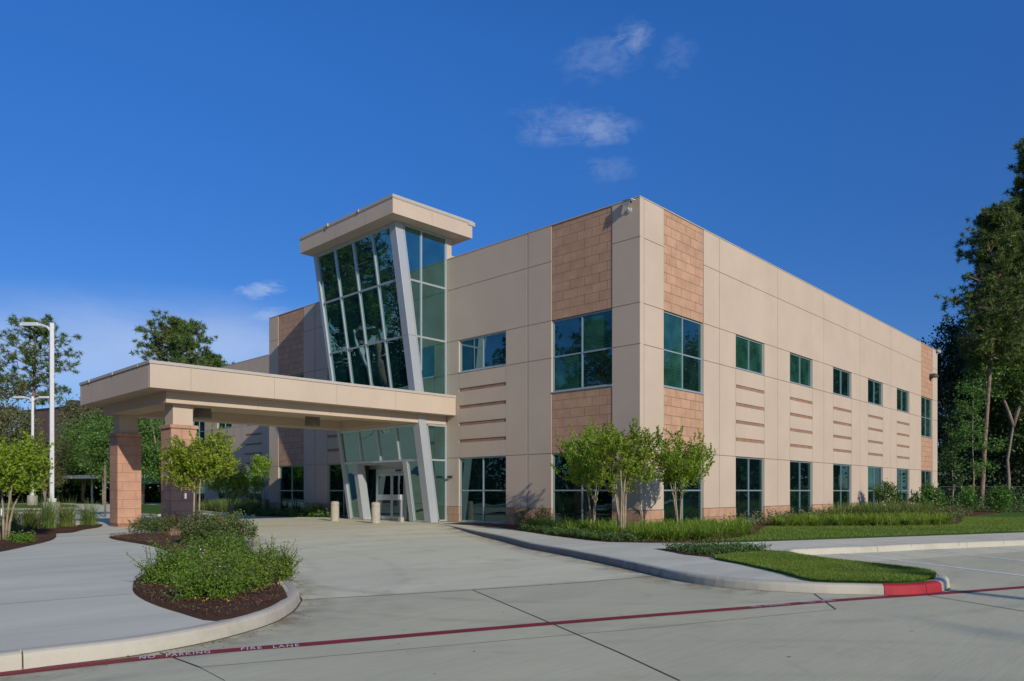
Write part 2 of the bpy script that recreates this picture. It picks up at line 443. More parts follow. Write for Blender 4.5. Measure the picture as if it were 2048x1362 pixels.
# left slab: flared walk with the planted island, kerb on the driveway side
KL = smooth_poly([(9.5, -30), (7.6, -23.5), (6.95, -20.6), (6.93, -19.6), (7.04, -18.75), (6.90, -17.95), (6.52, -17.2), (6.03, -16.65), (5.4, -16.15), (4.6, -15.7), (1.2, -14.25), (-2.43, -12.71), (-6.61, -10.9), (-9.3, -9.75), (-10.2, -9.45)], 5)
KLall = KL + [(-14, -9.5), (-18.2, -9.6), (-19.6, -10.6), (-20.4, -13), (-19.6, -17), (-15, -26), (-8, -34)]
KR = smooth_poly([(-10.3, -.95), (-8.82, -1.5), (-6.6, -2.65), (-4.44, -3.86), (-1.48, -5.41), (1.36, -7.15), (3.14, -7.98), (5.3, -9.1), (6.86, -9.98), (7.7, -10.45), (8.5, -10.68), (9.2, -10.66), (9.96, -10.4), (10.45, -10.1), (10.85, -9.8), (11.12, -9.41), (11.25, -8.96), (11.25, -8.5), (11.15, -7.95), (10.9, -7.5), (10.5, -7.22), (9.7, -6.9), (8.75, -6.45), (8.1, -5.95), (7.6, -5.4), (7.24, -4.6), (7.25, -4.2), (7.7, -3.1), (8.25, -1.94), (8.83, -.4), (10.45, 3.24), (13, 8.8), (20, 24)], 4)
KRall = KR + [(60, 110), (60, 160), (-60, 160), (-60, 30), (-52, 4.2), (-45, 2.5), (-30, -.8), (-22.5, -2.6), (-20.0, -1.5), (-18.4, -.75)]
def inset(path, d):
    out = []
    for i, p in enumerate(path):
        a = Vector(path[max(i - 1, 0)]); b = Vector(path[min(i + 1, len(path) - 1)])
        t = (b - a); t.normalize(); n = Vector((t.y, -t.x)) if False else Vector((-t.y, t.x))
        out.append((p[0] + n.x * d, p[1] + n.y * d))
    return out
# tabs lie to the left of the running direction for both kerb paths
m = MB(); m.prism(inset(KL, .14) + KLall[len(KL):], -.05, .146); tag(m.build('pavement_slab', 'walk_concrete'), kind='structure')
m = MB(); m.prism(inset(KR, .14) + KRall[len(KR):], -.05, .146); tag(m.build('sidewalk', 'walk_concrete'), kind='structure')

def kerb(path, name, segs, mat='kerb_concrete', h=.15, w=.16, face=None):
    prof = [(0.0, -.04), (.008, .0), (.018, h * .70), (.034, h * .88), (.06, h * .98), (.10, h + .003), (w, h + .002), (w, .02)]
    P = [(Vector(p)) for p in path]
    # split in cast lengths by arc length
    acc = 0; cur = [P[0]]; pieces = []
    for a, b in zip(P, P[1:]):
        acc += (b - a).length; cur.append(b)
        if acc > segs: pieces.append(cur); cur = [b]; acc = 0
    if len(cur) > 1: pieces.append(cur)
    mb = MB()
    for pc in pieces:
        n = len(mb.v); k = len(prof)
        tot = len(pc)
        for i, p in enumerate(pc):
            a = pc[max(i - 1, 0)]; b = pc[min(i + 1, tot - 1)]; t = (b - a).normalized(); nn = Vector((-t.y, t.x))
            sh = 0.006 if i == 0 else (-0.006 if i == tot - 1 else 0)
            for d, z in prof: mb.v.append((p.x + nn.x * d + t.x * sh, p.y + nn.y * d + t.y * sh, z))
        for i in range(tot - 1):
            for j in range(k - 1):
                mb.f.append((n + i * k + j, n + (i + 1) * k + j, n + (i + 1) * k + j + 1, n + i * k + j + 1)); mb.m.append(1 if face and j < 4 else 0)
        mb.f.append(tuple(n + j for j in range(k))); mb.m.append(0)
        mb.f.append(tuple(n + (tot - 1) * k + j for j in range(k))[::-1]); mb.m.append(0)
    o = mb.build(name, [mat, face] if face else mat, smooth=False); tag(o, kind='structure'); return o
def arc_split(path, a, b):
    return path[a:b + 1]
kerb(KL, 'kerb', 3.0)
# find the red stretch of the island nose
ired0 = min(range(len(KR)), key=lambda i: (KR[i][0] - 10.77) ** 2 + (KR[i][1] + 9.88) ** 2)
ired1 = min(range(len(KR)), key=lambda i: (KR[i][0] - 11.27) ** 2 + (KR[i][1] + 8.85) ** 2)
isp = min(range(len(KR)), key=lambda i: (KR[i][0] - 8.5) ** 2 + (KR[i][1] + 10.68) ** 2)
kerb(KR[:isp + 1], 'kerb', 3.0, 'kerb_concrete', face='kerb_dirt_shade')
kerb(KR[isp:ired0 + 1], 'kerb', 3.0, face='kerb_dirt_shade')
kerb(KR[ired0:ired1 + 1], 'red_painted_kerb', .62, 'kerb_red')
kerb(KR[ired1:], 'kerb', 3.0)
KB = [(-60, 30), (-52, 4.2), (-45, 2.5), (-30, -.8), (-22.5, -2.6), (-20.0, -1.5), (-18.4, -.75)]
kerb(KB, 'kerb', 4.0)

def stain_mat():
    m, nt, b, o = newmat('kerb_stain'); p = wpos(nt)
    b.inputs['Base Color'].default_value = (.27, .19, .11, 1); b.inputs['Roughness'].default_value = .9
    t = N(nt, 'ShaderNodeBsdfTransparent'); ms = N(nt, 'ShaderNodeMixShader')
    at = N(nt, 'ShaderNodeAttribute'); at.attribute_name = 'fade'
    f = ramp(nt, noise(nt, p, 1.7, 7, .72), [(.42, (0, 0, 0)), (.66, (1, 1, 1))])
    L(nt, mth(nt, 'MULTIPLY', mth(nt, 'MULTIPLY', f, at.outputs['Fac']), .8), ms.inputs[0]); L(nt, t.outputs[0], ms.inputs[1]); L(nt, b.outputs[0], ms.inputs[2]); L(nt, ms.outputs[0], o.inputs[0])
    MAT['kerb_stain'] = m
stain_mat()
def kerb_stain(path, w):
    inn = path; a = inset(path, -.01); m_ = inset(path, -w * .35); b = inset(path, -w); mb = MB(); fade = []
    for q, fv in ((a, 1.0), (m_, .55), (b, 0.0)):
        for x, y in q: mb.v.append((x, y, roadz(x, y) + .0045)); fade.append(fv)
    k = len(path)
    for r in range(2):
        for i in range(k - 1): mb.f.append((r * k + i, (r + 1) * k + i, (r + 1) * k + i + 1, r * k + i + 1)); mb.m.append(0)
    o = mb.build('road_stain', 'kerb_stain', recalc=False); at = o.data.attributes.new('fade', 'FLOAT', 'POINT'); at.data.foreach_set('value', fade); tag(o, kind='structure')
# road markings and joints
def strip(path, w, z, mat, name, label=None, kind='structure'):
    mb = MB(); P = [Vector(p) for p in path]; Q = [P[0]]
    for a, b in zip(P, P[1:]):
        n = max(1, int((b - a).length / .6))
        Q += [a + (b - a) * (i + 1) / n for i in range(n)]
    for i, p in enumerate(Q):
        a = Q[max(i - 1, 0)]; b = Q[min(i + 1, len(Q) - 1)]; t = (b - a).normalized(); nn = Vector((-t.y, t.x)) * w / 2
        for s in (-1, 1):
            x, y = p.x + nn.x * s, p.y + nn.y * s; mb.v.append((x, y, max(roadz(x, y), 0) + z))
    for i in range(len(Q) - 1): mb.f.append((2 * i, 2 * i + 2, 2 * i + 3, 2 * i + 1)); mb.m.append(0)
    o = mb.build(name, mat, recalc=False); tag(o, label, kind=kind); return o
SP = smooth_poly([(6.2, -22.6), (6.75, -20.6), (7.01, -19.65), (7.2, -18.85), (7.51, -17.96), (7.8, -17.3), (8.51, -15.5), (9.26, -13.7), (9.86, -12.3), (10.4, -11.0), (10.88, -9.98), (11.5, -8.72), (12.06, -7.45), (14.5, -2)], 3)
strip(SP, .165, .006, 'stripe_red', 'fire_lane_stripe')
kerb_stain(KL[8:62], .55); kerb_stain(KR[6:46], .75)
strip(inset(KL[8:66], -.012), .022, .0052, 'dark_rubber', 'road_joint'); strip(inset(KR[8:70], -.012), .022, .0052, 'dark_rubber', 'road_joint')
jp = lambda *l: [gnd(x, y) for x, y in l]
for path, w in ((jp((597, 1200), (800, 1189), (945, 1180), (1150, 1166), (1300, 1153)), .022), (jp((945, 1180), (1110, 1250), (1240, 1306), (1360, 1362)), .018),
                (jp((320, 1305.5), (399.6, 1335)), .02), (jp((399.6, 1335), (620, 1316), (900, 1291), (1300, 1256), (1672, 1219)), .008), (jp((1629, 1188), (1672, 1219)), .02),
                (jp((1844, 1189), (2048, 1222.8), (2300, 1262)), .02), (jp((399.6, 1335), (450, 1362)), .006)):
    strip(path, w, .0035, 'dark_rubber', 'road_joint')
strip([(-12.9, -8.2), (-11.2, -4.6), (-9.7, -2.1), (-9.0, -1.5)], .05, .006, 'dark_rubber', 'road_joint')
strip([(-16.7, -3.2), (-13.5, -3.35), (-11.2, -3.0), (-9.3, -1.75)], .03, .006, 'dark_rubber', 'road_joint')
for x0, y0, x1, y1 in ((7.76, -3.01, 16.0, -8.3), (8.75, -.62, 16.6, -5.6), (9.9, 1.72, 17.6, -3.2), (11.05, 4.1, 18.6, -.7), (12.2, 6.5, 19.8, 1.8)):
    strip([(x0, y0), (x1, y1)], .10, .005, 'line_paint', 'parking_line')
# walk joints: shallow tooled lines
def flat_strip(a, b, w, z, mat, name):
    mb = MB(); A = Vector(a); B = Vector(b); t = (B - A).normalized(); n = Vector((-t.y, t.x)) * w / 2
    mb.quad([(A.x - n.x, A.y - n.y, z), (B.x - n.x, B.y - n.y, z), (B.x + n.x, B.y + n.y, z), (A.x + n.x, A.y + n.y, z)])
    o = mb.build(name, mat, recalc=False); tag(o, kind='structure')
simple('joint_grey', (.22, .21, .19), .95)
g_ = lambda x, y: gnd(x, y, .15)
flat_strip(g_(0, 1208), g_(265, 1187), .012, .150, 'joint_grey', 'walk_joint')
flat_strip(g_(1366, 1131), g_(1432, 1127), .012, .150, 'joint_grey', 'walk_joint')
for y in range(8):
    a = (7.35 + .47 * 1.6 * y, -4.0 + 1.6 * y); flat_strip(a, (a[0] - 1.55, a[1] + .9), .012, .150, 'joint_grey', 'walk_joint')

# lettering
def lettering(txt, px0, py0, px1, py1, height):
    height *= 1.08
    cu = bpy.data.curves.new('lettering', 'FONT'); cu.body = txt; cu.size = 1; cu.space_character = 1.25; cu.space_word = 1.3; cu.offset = .012
    o = bpy.data.objects.new('tmp', cu); COL.objects.link(o)
    dg = bpy.context.evaluated_depsgraph_get(); me = bpy.data.meshes.new_from_object(o.evaluated_get(dg))
    bpy.data.objects.remove(o)
    co = np.empty(len(me.vertices) * 3); me.vertices.foreach_get('co', co); co = co.reshape(-1, 3)
    w = co[:, 0].max() - co[:, 0].min(); h = co[:, 1].max() - co[:, 1].min(); co[:, 0] -= co[:, 0].min(); co[:, 1] -= co[:, 1].min() + h / 2
    a = Vector(gnd(px0, py0)); b = Vector(gnd(px1, py1)); t = (b - a); ln = t.length; t.normalize(); n = Vector((-t.y, t.x))
    X = a.x + t.x * co[:, 0] / w * ln + n.x * co[:, 1] / h * height
    Y = a.y + t.y * co[:, 0] / w * ln + n.y * co[:, 1] / h * height
    out = np.stack([X, Y, np.full_like(X, .0105)], 1); me.vertices.foreach_set('co', out.ravel())
    me.materials.clear(); me.materials.append(MAT['letter_white'])
    ob = bpy.data.objects.new('road_lettering', me); COL.objects.link(ob); tag(ob, kind='structure')
lettering('NO  PARKING', 279, 1317.5, 420, 1305.5, .115)
lettering('FIRE  LANE', 482, 1299.8, 598, 1291.8, .115)
lettering('NO  PARKING', 1502, 1214.7, 1575, 1208.5, .12)
lettering('FIRE  LANE', 1604, 1206, 1664, 1201, .12)

# beds and lawns ------------------------------------------------------------
def sheet(poly, z, name, mat, mound=0.0, cell=.35, kind='structure', inner=None):
    """filled outline, interior gently mounded"""
    mb = MB(); P = [Vector(p) for p in poly]
    def inside(x, y):
        c = False; k = len(poly)
        for i in range(k):
            x1, y1 = poly[i]; x2, y2 = poly[(i + 1) % k]
            if (y1 > y) != (y2 > y) and x < (x2 - x1) * (y - y1) / (y2 - y1) + x1: c = not c
        return c
    def edge_d(x, y):
        best = 9
        q = Vector((x, y))
        for i in range(len(P)):
            a = P[i]; b = P[(i + 1) % len(P)]; t = max(0, min(1, (q - a).dot(b - a) / max(1e-9, (b - a).length_squared)))
            best = min(best, (q - a - (b - a) * t).length)
        return best
    bm = bmesh.new(); vs = [bm.verts.new((x, y, z)) for x, y in poly]; f = bm.faces.new(vs)
    bmesh.ops.triangulate(bm, faces=bm.faces[:])
    if mound:
        for _ in range(4):
            ed = [e for e in bm.edges if e.calc_length() > cell]
            if not ed: break
            bmesh.ops.subdivide_edges(bm, edges=ed, cuts=1); bmesh.ops.triangulate(bm, faces=bm.faces[:])
        for v in bm.verts:
            d = edge_d(v.co.x, v.co.y)
            if d > .02: v.co.z += mound * (1 - math.exp(-d / .5)) + random.uniform(-.012, .012) * min(1, d * 3)
    bmesh.ops.recalc_face_normals(bm, faces=bm.faces[:])
    if bm.faces[:] and sum(f.normal.z for f in bm.faces) < 0: bmesh.ops.reverse_faces(bm, faces=bm.faces[:])
    me = bpy.data.meshes.new(name); bm.to_mesh(me); bm.free(); me.materials.append(MAT[mat])
    me.polygons.foreach_set('use_smooth', [True] * len(me.polygons))
    o = bpy.data.objects.new(name, me); COL.objects.link(o); tag(o, kind=kind)
    return o, inside, edge_d
def scatter(inside, bbox, n):
    out = []
    while len(out) < n:
        x = random.uniform(bbox[0], bbox[1]); y = random.uniform(bbox[2], bbox[3])
        if inside(x, y): out.append((x, y))
    return out
def bbox(poly): xs_ = [p[0] for p in poly]; ys_ = [p[1] for p in poly]; return min(xs_), max(xs_), min(ys_), max(ys_)

BED_I = smooth_poly([(-9.75, -12.0), (-10.15, -13.1), (-9.5, -13.75), (-7.91, -14.11), (-5.37, -14.25), (-3.28, -14.57), (-1.49, -15.04), (-.63, -15.4), (.3, -16.0), (1.24, -16.55), (2.24, -17.08), (3.15, -17.44), (3.98, -17.69), (4.94, -17.84), (5.92, -17.88), (6.66, -17.83), (6.38, -17.2), (5.85, -16.65), (5.2, -16.22), (1.2, -14.45), (-2.5, -12.9), (-6.6, -11.1), (-9.2, -9.95), (-10.0, -10.4), (-9.9, -11.3)], 3, True)
BED_L = smooth_poly([(3.5, -23.5), (-2.0, -19.6), (-5.03, -17.5), (-6.75, -16.5), (-8.69, -15.5), (-10.44, -14.9), (-11.8, -14.55), (-12.45, -14.35), (-12.6, -13.95), (-13.2, -13.6), (-14.46, -13.0), (-15.68, -12.2), (-17.3, -11.55), (-18.9, -11.2), (-19.9, -12.2), (-19.9, -14.3), (-18.6, -18), (-14, -25), (-6, -31)], 3, True)
BED_1 = [(-8.9, -.03), (-8.9, -1.25), (-7.05, -1.38), (-4.82, -1.98), (-2.09, -3.38), (.1, -4.48), (1.75, -5.18), (2.54, -5.4), (3.59, -4.85), (4.35, -4.05), (4.6, -2.6), (4.35, -.9), (3.91, .5), (3.2, 2.2), (2.71, 3.2), (2.4, 4.9), (3.6, 6.3), (5.49, 8.4), (6.6, 10.2), (6.9, 11.7), (6.4, 15.0), (5.4, 20.4), (5.0, 36), (5, 42), (.03, 42), (.03, .03), (-.03, -.03)]
LAWN_1 = [(4.42, -4.0), (5.3, -2.75), (6.61, .28), (9.77, 7.75), (14.5, 19), (17.2, 25.2), (11, 23.2), (5.3, 21.2), (5.6, 19.0), (6.5, 15.0), (7.0, 11.7), (6.7, 10.1), (5.55, 8.3), (3.7, 6.2), (2.5, 4.8), (2.82, 3.2), (3.3, 2.2), (4.0, .5), (4.45, -.9), (4.7, -2.6)]
LAWN_I = smooth_poly([(6.88, -7.66), (7.86, -8.50), (8.94, -9.38), (9.75, -10.15), (10.1, -10.19), (10.37, -10.0), (10.75, -9.75), (11.0, -9.36), (11.08, -8.82), (11.02, -8.2), (10.8, -7.7), (10.4, -7.4), (9.67, -7.08), (8.7, -6.62), (8.03, -6.12), (7.3, -5.75)], 3, True)
BED_S = [(4.75, -6.5), (6.07, -7.42), (6.84, -7.62), (7.25, -5.8), (7.0, -5.05), (6.2, -5.3)]
sheet(BED_I, .153, 'mulch_bed', 'mulch', .07)
sheet(BED_L, .153, 'mulch_bed', 'mulch', .05, .8)
sheet(BED_1, .153, 'mulch_bed', 'mulch', .04, .8)
strip([(4.42, -4.0), (4.55, -2.6), (4.4, -.9), (3.95, .5), (3.25, 2.2), (2.76, 3.2), (2.45, 4.85), (3.65, 6.25), (5.52, 8.35), (6.65, 10.15), (6.95, 11.7), (6.45, 15.0), (5.5, 19.5), (5.2, 21.2)], .5, .1515, 'mulch', 'mulch_bed')
sheet(BED_S, .153, 'mulch_bed', 'mulch', .05)
_, inL1, edL1 = sheet(LAWN_1, .153, 'lawn', 'lawn', .05, 1.5)
_, inLI, edLI = sheet(LAWN_I, .153, 'lawn', 'lawn', .05, .5)
WB = [(-10.6, -.0), (-18.2, -.6), (-20.0, -1.35), (-22.5, -2.4), (-30, -.6), (-45, 2.7), (-52, 4.4), (-56, 14), (-50, 5.55), (-25.8, 5.55), (-25.8, -.03), (-16.6, -.03)]
WBED = [(-17.0, -.03), (-18.3, -.5), (-20.0, -1.3), (-22.5, -2.35), (-30, -.55), (-45, 2.7), (-52, 4.4), (-51, 5.57), (-25.82, 5.57), (-25.82, -.03)]
sheet(WBED, .153, 'mulch_bed', 'mulch', .04, 1.5)
# woodland floor behind the right lawn
m = MB(); m.prism([(5.0, 21.1), (11, 23.0), (17.2, 25.0), (24, 40), (60, 110), (60, 158), (-60, 158), (-60, 45), (-30, 39), (.05, 39), (5.0, 38)], .10, .17); tag(m.build('woodland_floor', 'forest_floor'), kind='structure')
# far left: grass behind the lot and a lawn panel between the pillars
m = MB(); m.prism([(-100, -60), (-99, -10), (-97, 1.0), (-97.2, 12), (-93.1, 20), (-80, 45), (-60, 60), (-60, 160), (-300, 160), (-300, -60)], -.05, .14); tag(m.build('verge', 'meadow'), kind='structure')
kerb([(-80, 45), (-93.1, 20), (-97.2, 12), (-97, 1.0), (-99, -10), (-100, -60)][::-1], 'kerb', 30)
def island(poly, name='lawn_island'):
    P = smooth_poly(poly, 4, True); kerb((P + [P[0]]), 'kerb', 30)
    mb = MB(); mb.prism(inset(P, .14), -.05, .15); o = mb.build(name, 'lawn'); tag(o, kind='structure')
island([(-66, 5.6), (-62, 6.9), (-50, 4.0), (-31.5, -3.4), (-32.5, -4.3), (-38.5, -3.0)])
island([(-59.9, -7.2), (-53.5, -5.2), (-59.0, -.6), (-72, 1.6), (-76, -.5), (-74, -6.5)])
island([(-43.5, -9.5), (-42.2, -6.5), (-44, -4.2), (-46.5, -6.5), (-46, -9.5)])

# ------------------------------------------------------------------ the building
ZR = 11.638; ZJ1 = 10.272; ZJ2 = 8.009; ZJ3 = 6.585; ZJ4 = 2.941; ZP = .834; ZS = 5.24
BLD = empty('office_building', (-5, 10, .15), 'two storey beige office building with a leaning glass entry tower and drive-through canopy', 'building')
def Ffront(y0=0.0): return lambda u, d, z: (u, y0 + d, z)
Fside = lambda u, d, z: (-d, u, z)
class Facade:
    def __init__(s, f): s.f = f; s.a = MB(); s.b = MB(); s.t = MB()
    def cell(s, u0, u1, z0, z1, mat='a', g=.022, gl=None, gr=None, gb=None, gt=None, d=0.0, thick=.25):
        mb = s.a if mat == 'a' else s.b
        gl = g if gl is None else gl; gr = g if gr is None else gr; gb = g if gb is None else gb; gt = g if gt is None else gt
        mb.box(u0 + gl / 2, u1 - gr / 2, d, .05, z0 + gb / 2, z1 - gt / 2, s.f)
        mb.box(u0 + .001, u1 - .001, .04, thick, z0 + .001, z1 - .001, s.f)
    def stucco(s, u0, u1, rows, gl=.022, gr=.022):
        for z0, z1 in rows: s.cell(u0, u1, z0, z1, gl=gl, gr=gr)
    def stone_piece(s, name, u0, u1, z0, z1, g, d):
        keep = s.b; s.b = MB(); s.cell(u0, u1, z0, z1, 'b', g=g, d=d); s.b.build(name, 'block', BLD); s.b = keep
    def plinth(s, u0, u1):
        s.stone_piece('plinth', u0, u1, ZB - .1, ZP, .014, -.012)
    def strips(s, u0, u1):
        zs = [5.78, 5.04, 4.31, 3.58]; top = ZJ3
        for zb in zs:
            s.cell(u0, u1, zb + .145, top, g=.02, gb=.0, gt=.022 if top == ZJ3 else 0); top = zb
            q = MB(); q.box(u0 + .012, u1 - .012, .03, .1, zb, zb + .145, s.f); q.build('stone_band', 'band_block', BLD)
            s.a.box(u0 + .001, u1 - .001, .1, .25, zb, zb + .145, s.f)
        s.cell(u0, u1, ZJ4, top, g=.02, gt=0)
    def block(s, u0, u1, z0, z1): s.stone_piece('stone_panel', u0, u1, z0, z1, .02, .02)
    def done(s, n1='wall_panels', n2='stone_panels'):
        s.a.build(n1, 'stucco', BLD)
def window(f, u0, u1, z0, z1, mu, mz, gmat='glass', fr='alum_teal', name='window', depth=.11, fw=.055, sill=True, parent=None, blind=()):
    mb = MB(); F0, F1 = depth - .035, depth + .04
    mb.box(u0, u0 + fw, F0, F1, z0, z1, f); mb.box(u1 - fw, u1, F0, F1, z0, z1, f)
    mb.box(u0 + fw, u1 - fw, F0, F1, z1 - fw, z1, f); mb.box(u0 + fw, u1 - fw, F0, F1, z0, z0 + fw * 1.2, f)
    zz = [z0 + fw * 1.2] + list(mz) + [z1 - fw]
    for u in mu:
        for a, b in zip(zz, zz[1:]):
            mb.box(u - .028, u + .028, F0, F1, a + (.026 if a in mz else 0), b - (.026 if b in mz else 0), f)
    for z in mz: mb.box(u0 + fw, u1 - fw, F0 + .003, F1, z - .026, z + .026, f)
    w = mb.build(name, fr, parent or BLD)
    g = MB(); uu = [u0 + fw * .5] + list(mu) + [u1 - fw * .5]; z2 = [z0 + fw] + list(mz) + [z1 - fw * .5]
    for ia, (a, b) in enumerate(zip(uu, uu[1:])):
        for ic, (c, e) in enumerate(zip(z2, z2[1:])):
            j = [random.uniform(-.003, .003) for _ in range(3)]
            if (ia, ic) in blind:
                g.quad([f(a, depth + j[0], c), f(b, depth + j[1], c), f(b, depth + j[1] + j[2], e), f(a, depth + j[0] + j[2], e)], 1); continue
            g.quad([f(a, depth + j[0], c), f(b, depth + j[1], c), f(b, depth + j[1] + j[2], e), f(a, depth + j[0] + j[2], e)])
    p = g.build('pane', [gmat, 'glass_blind'] if blind else gmat, w, recalc=False)
    if sill:
        s_ = MB(); s_.box(u0 - .005, u1 + .005, -.018, depth - .036, z0 - .028, z0 + .012, f); s_.build('sill', 'alum', w)
    return w
rowsS = [(ZP, ZJ4), (ZJ4, ZJ3), (ZJ3, ZJ2)]
rowsU = [(ZJ2, ZJ1), (ZJ1, ZR)]
GZ = 1.53
# --- front, right half
fr = Facade(Ffront()); ff = Ffront()
BIG = .06
fr.stucco(-10.0, -9.23, rowsS, gl=0); fr.plinth(-10.0, -9.23)
fr.strips(-9.23, -6.42)
fr.stucco(-6.42, -5.22, rowsS, gr=BIG); fr.plinth(-6.42, -5.22)
fr.stucco(-5.22, -3.99, rowsS, gl=BIG); fr.plinth(-5.22, -3.99)
fr.stucco(-10.0, -5.22, rowsU, gl=0, gr=BIG); fr.stucco(-5.22, -3.99, rowsU, gl=BIG)
fr.block(-3.99, -1.17, ZJ2, ZR); fr.block(-3.99, -1.17, ZJ4, ZS)
fr.stucco(-1.17, 0, rowsS + rowsU, gr=0); fr.plinth(-1.17, 0)
window(ff, -9.23, -6.42, .2, ZJ4, [-7.82], [GZ], 'glass_low')
window(ff, -9.23, -6.42, ZJ3 + .03, ZJ2, [-7.82], [])
window(ff, -3.99, -1.17, .2, ZJ4, [-2.58], [GZ], 'glass_low')
window(ff, -3.99, -1.17, ZS + .03, ZJ2, [-2.58], [ZJ3 + .03], blind=((1, 1), (0, 0)))
# --- front, left half beyond the tower
fr.stucco(-16.75, -16.2, rowsS, gr=0); fr.plinth(-16.75, -16.2)
fr.strips(-19.55, -16.75)
fr.stucco(-20.79, -19.55, rowsS, gl=BIG); fr.plinth(-20.79, -19.55)
fr.stucco(-20.79, -16.2, rowsU, gl=BIG, gr=0)
fr.stucco(-21.94, -20.79, rowsS + rowsU, gr=BIG); fr.plinth(-21.94, -20.79)
fr.block(-24.72, -21.94, ZJ2, ZR); fr.block(-24.72, -21.94, ZJ4, ZS)
fr.stucco(-25.79, -24.72, rowsS + rowsU, gl=0); fr.plinth(-25.79, -24.72)
window(ff, -19.55, -16.75, .2, ZJ4, [-18.15], [GZ], 'glass_low'); window(ff, -19.55, -16.75, ZJ3 + .03, ZJ2, [-18.15], [])
window(ff, -24.72, -21.94, .2, ZJ4, [-23.33], [GZ], 'glass_low'); window(ff, -24.72, -21.94, ZS + .03, ZJ2, [-23.33], [ZJ3 + .03])
fr.done('front_wall', 'stone_cladding')
# --- side
sd = Facade(Fside)
sd.stucco(.25, .26, [], 0, 0)
for z0, z1 in rowsS + rowsU:
    sd.cell(.255, 1.53, z0, z1)
    sd.cell(0.06, .255, z0, z1, g=.012)
sd.plinth(.255, 1.53)
def sd_mid(u0, u1, gl=.022, gr=.022):
    sd.stucco(u0, u1, rowsS, gl, gr); sd.plinth(u0, u1)
J = [5.66, 11.13, 16.64, 21.99, 27.51]
bays = [(7.06, 9.75), (12.48, 15.17), (17.93, 20.63), (23.33, 25.99), (28.73, 31.39)]
sd.block(1.53, 4.38, ZJ2, ZR); sd.block(1.53, 4.38, ZJ4, ZS)
sd.block(34.12, 36.93, ZJ2, ZR); sd.block(34.12, 36.93, ZJ4, ZS)
sd_mid(4.38, 5.66); prev = 5.66
for (b0, b1), jn in zip(bays, J[1:] + [None]):
    sd_mid(prev, b0); sd.strips(b0, b1)
    if jn: sd_mid(b1, jn); prev = jn
sd_mid(31.39, 34.12); sd_mid(36.93, 38.25, gr=0)
for a, b in zip([4.38] + J, J + [34.12]): sd.stucco(a, b, rowsU)
sd.stucco(36.93, 38.25, rowsU, gr=0)
random.seed(3)
window(Fside, 1.53, 4.38, .2, ZJ4, [2.95], [GZ], 'glass_low', )
window(Fside, 1.53, 4.38, ZS + .03, ZJ2, [2.95], [ZJ3 + .03], 'glass', blind=((0, 0), (0, 1)))
for i, (a, b) in enumerate(bays):
    window(Fside, a, b, .2, ZJ4, [(a + b) / 2], [GZ], 'glass_low', blind=((0, 1),) if i in (3,) else ())
    window(Fside, a, b, ZJ3 + .03, ZJ2, [(a + b) / 2], [], 'glass_blind' if i in (0, 1) else 'glass')
window(Fside, 34.12, 36.93, .2, ZJ4, [35.52], [GZ], 'glass_low'); window(Fside, 34.12, 36.93, ZS + .03, ZJ2, [35.52], [ZJ3 + .03])
sd.done('side_wall', 'stone_cladding')
# corner closing piece, plinth corner, other walls, roofs, copings
m = MB()
for z0, z1 in rowsS + rowsU: m.box(-.06, -.0005, .0005, .06, z0 + .011, z1 - .011)
m.box(-.10, -.05, .05, .10, ZP, ZR - .002)
m.build('corner_return', 'stucco', BLD)
m = MB(); m.box(-.2, .012, .001, .255, ZB - .1, ZP - .007); m.build('corner_plinth', 'block', BLD)
m = MB(); m.box(-25.785, -25.5, .26, 40, ZB, ZR - .003); m.box(-25.4, -.26, 38.0, 38.245, ZB, ZR - .003); m.build('rear_wall', 'stucco', BLD)
m = MB(); m.box(-25.5, -.25, .25, 38.0, 11.0, 11.2); m.build('roof', 'roofing', BLD)
m = MB()
m.box(-10.0, .012, -.012, .28, ZR, ZR + .035); m.box(-25.80, -16.2, -.012, .28, ZR, ZR + .035)
m.box(-.28, .012, .281, 38.26, ZR, ZR + .035)
m.build('parapet_coping', 'coping', BLD)
# --- set-back wing
YW = 5.6; wg = Facade(Ffront(YW)); fw_ = Ffront(YW)
w = lambda px: fx(px, YW)
b1 = (w(490), w(523.6)); j1 = w(475.7); b2 = (w(434.6), w(463)); sb = (w(384), w(409)); j2 = w(421)
end = w(366)
wg.stucco(b1[1], -25.79, rowsS, gr=0); wg.plinth(b1[1], -25.79)
wg.strips(*b1); wg.stucco(j1, b1[0], rowsS); wg.plinth(j1, b1[0]); wg.stucco(b2[1], j1, rowsS); wg.plinth(b2[1], j1)
wg.strips(*b2); wg.stucco(j2, b2[0], rowsS); wg.plinth(j2, b2[0]); wg.stucco(sb[1], j2, rowsS); wg.plinth(sb[1], j2)
wg.block(sb[0], sb[1], ZJ2, ZR); wg.block(sb[0], sb[1], ZJ4, ZS)
wg.stucco(end, sb[0], rowsS + rowsU, gl=0); wg.plinth(end, sb[0])
wg.stucco(j1, -25.79, rowsU, gr=0); wg.stucco(j2, j1, rowsU); wg.stucco(sb[1], j2, rowsU)
for b in (b1, b2):
    c = (b[0] + b[1]) / 2
    window(fw_, b[0], b[1], .2, ZJ4, [c], [GZ], 'glass_low'); window(fw_, b[0], b[1], ZJ3 + .03, ZJ2, [c], [])
c = sum(sb) / 2
window(fw_, sb[0], sb[1], .2, ZJ4, [c], [GZ], 'glass_low'); window(fw_, sb[0], sb[1], ZS + .03, ZJ2, [c], [ZJ3 + .03])
wg.done('wing_wall', 'stone_cladding')
m = MB(); m.box(end + .005, end + .25, YW + .25, 40, ZB, ZR - .003); m.build('wing_end_wall', 'stucco', BLD)
m = MB(); m.box(end + .25, -25.79, YW + .25, 39, 11.0, 11.2); m.build('wing_roof', 'roofing', BLD)
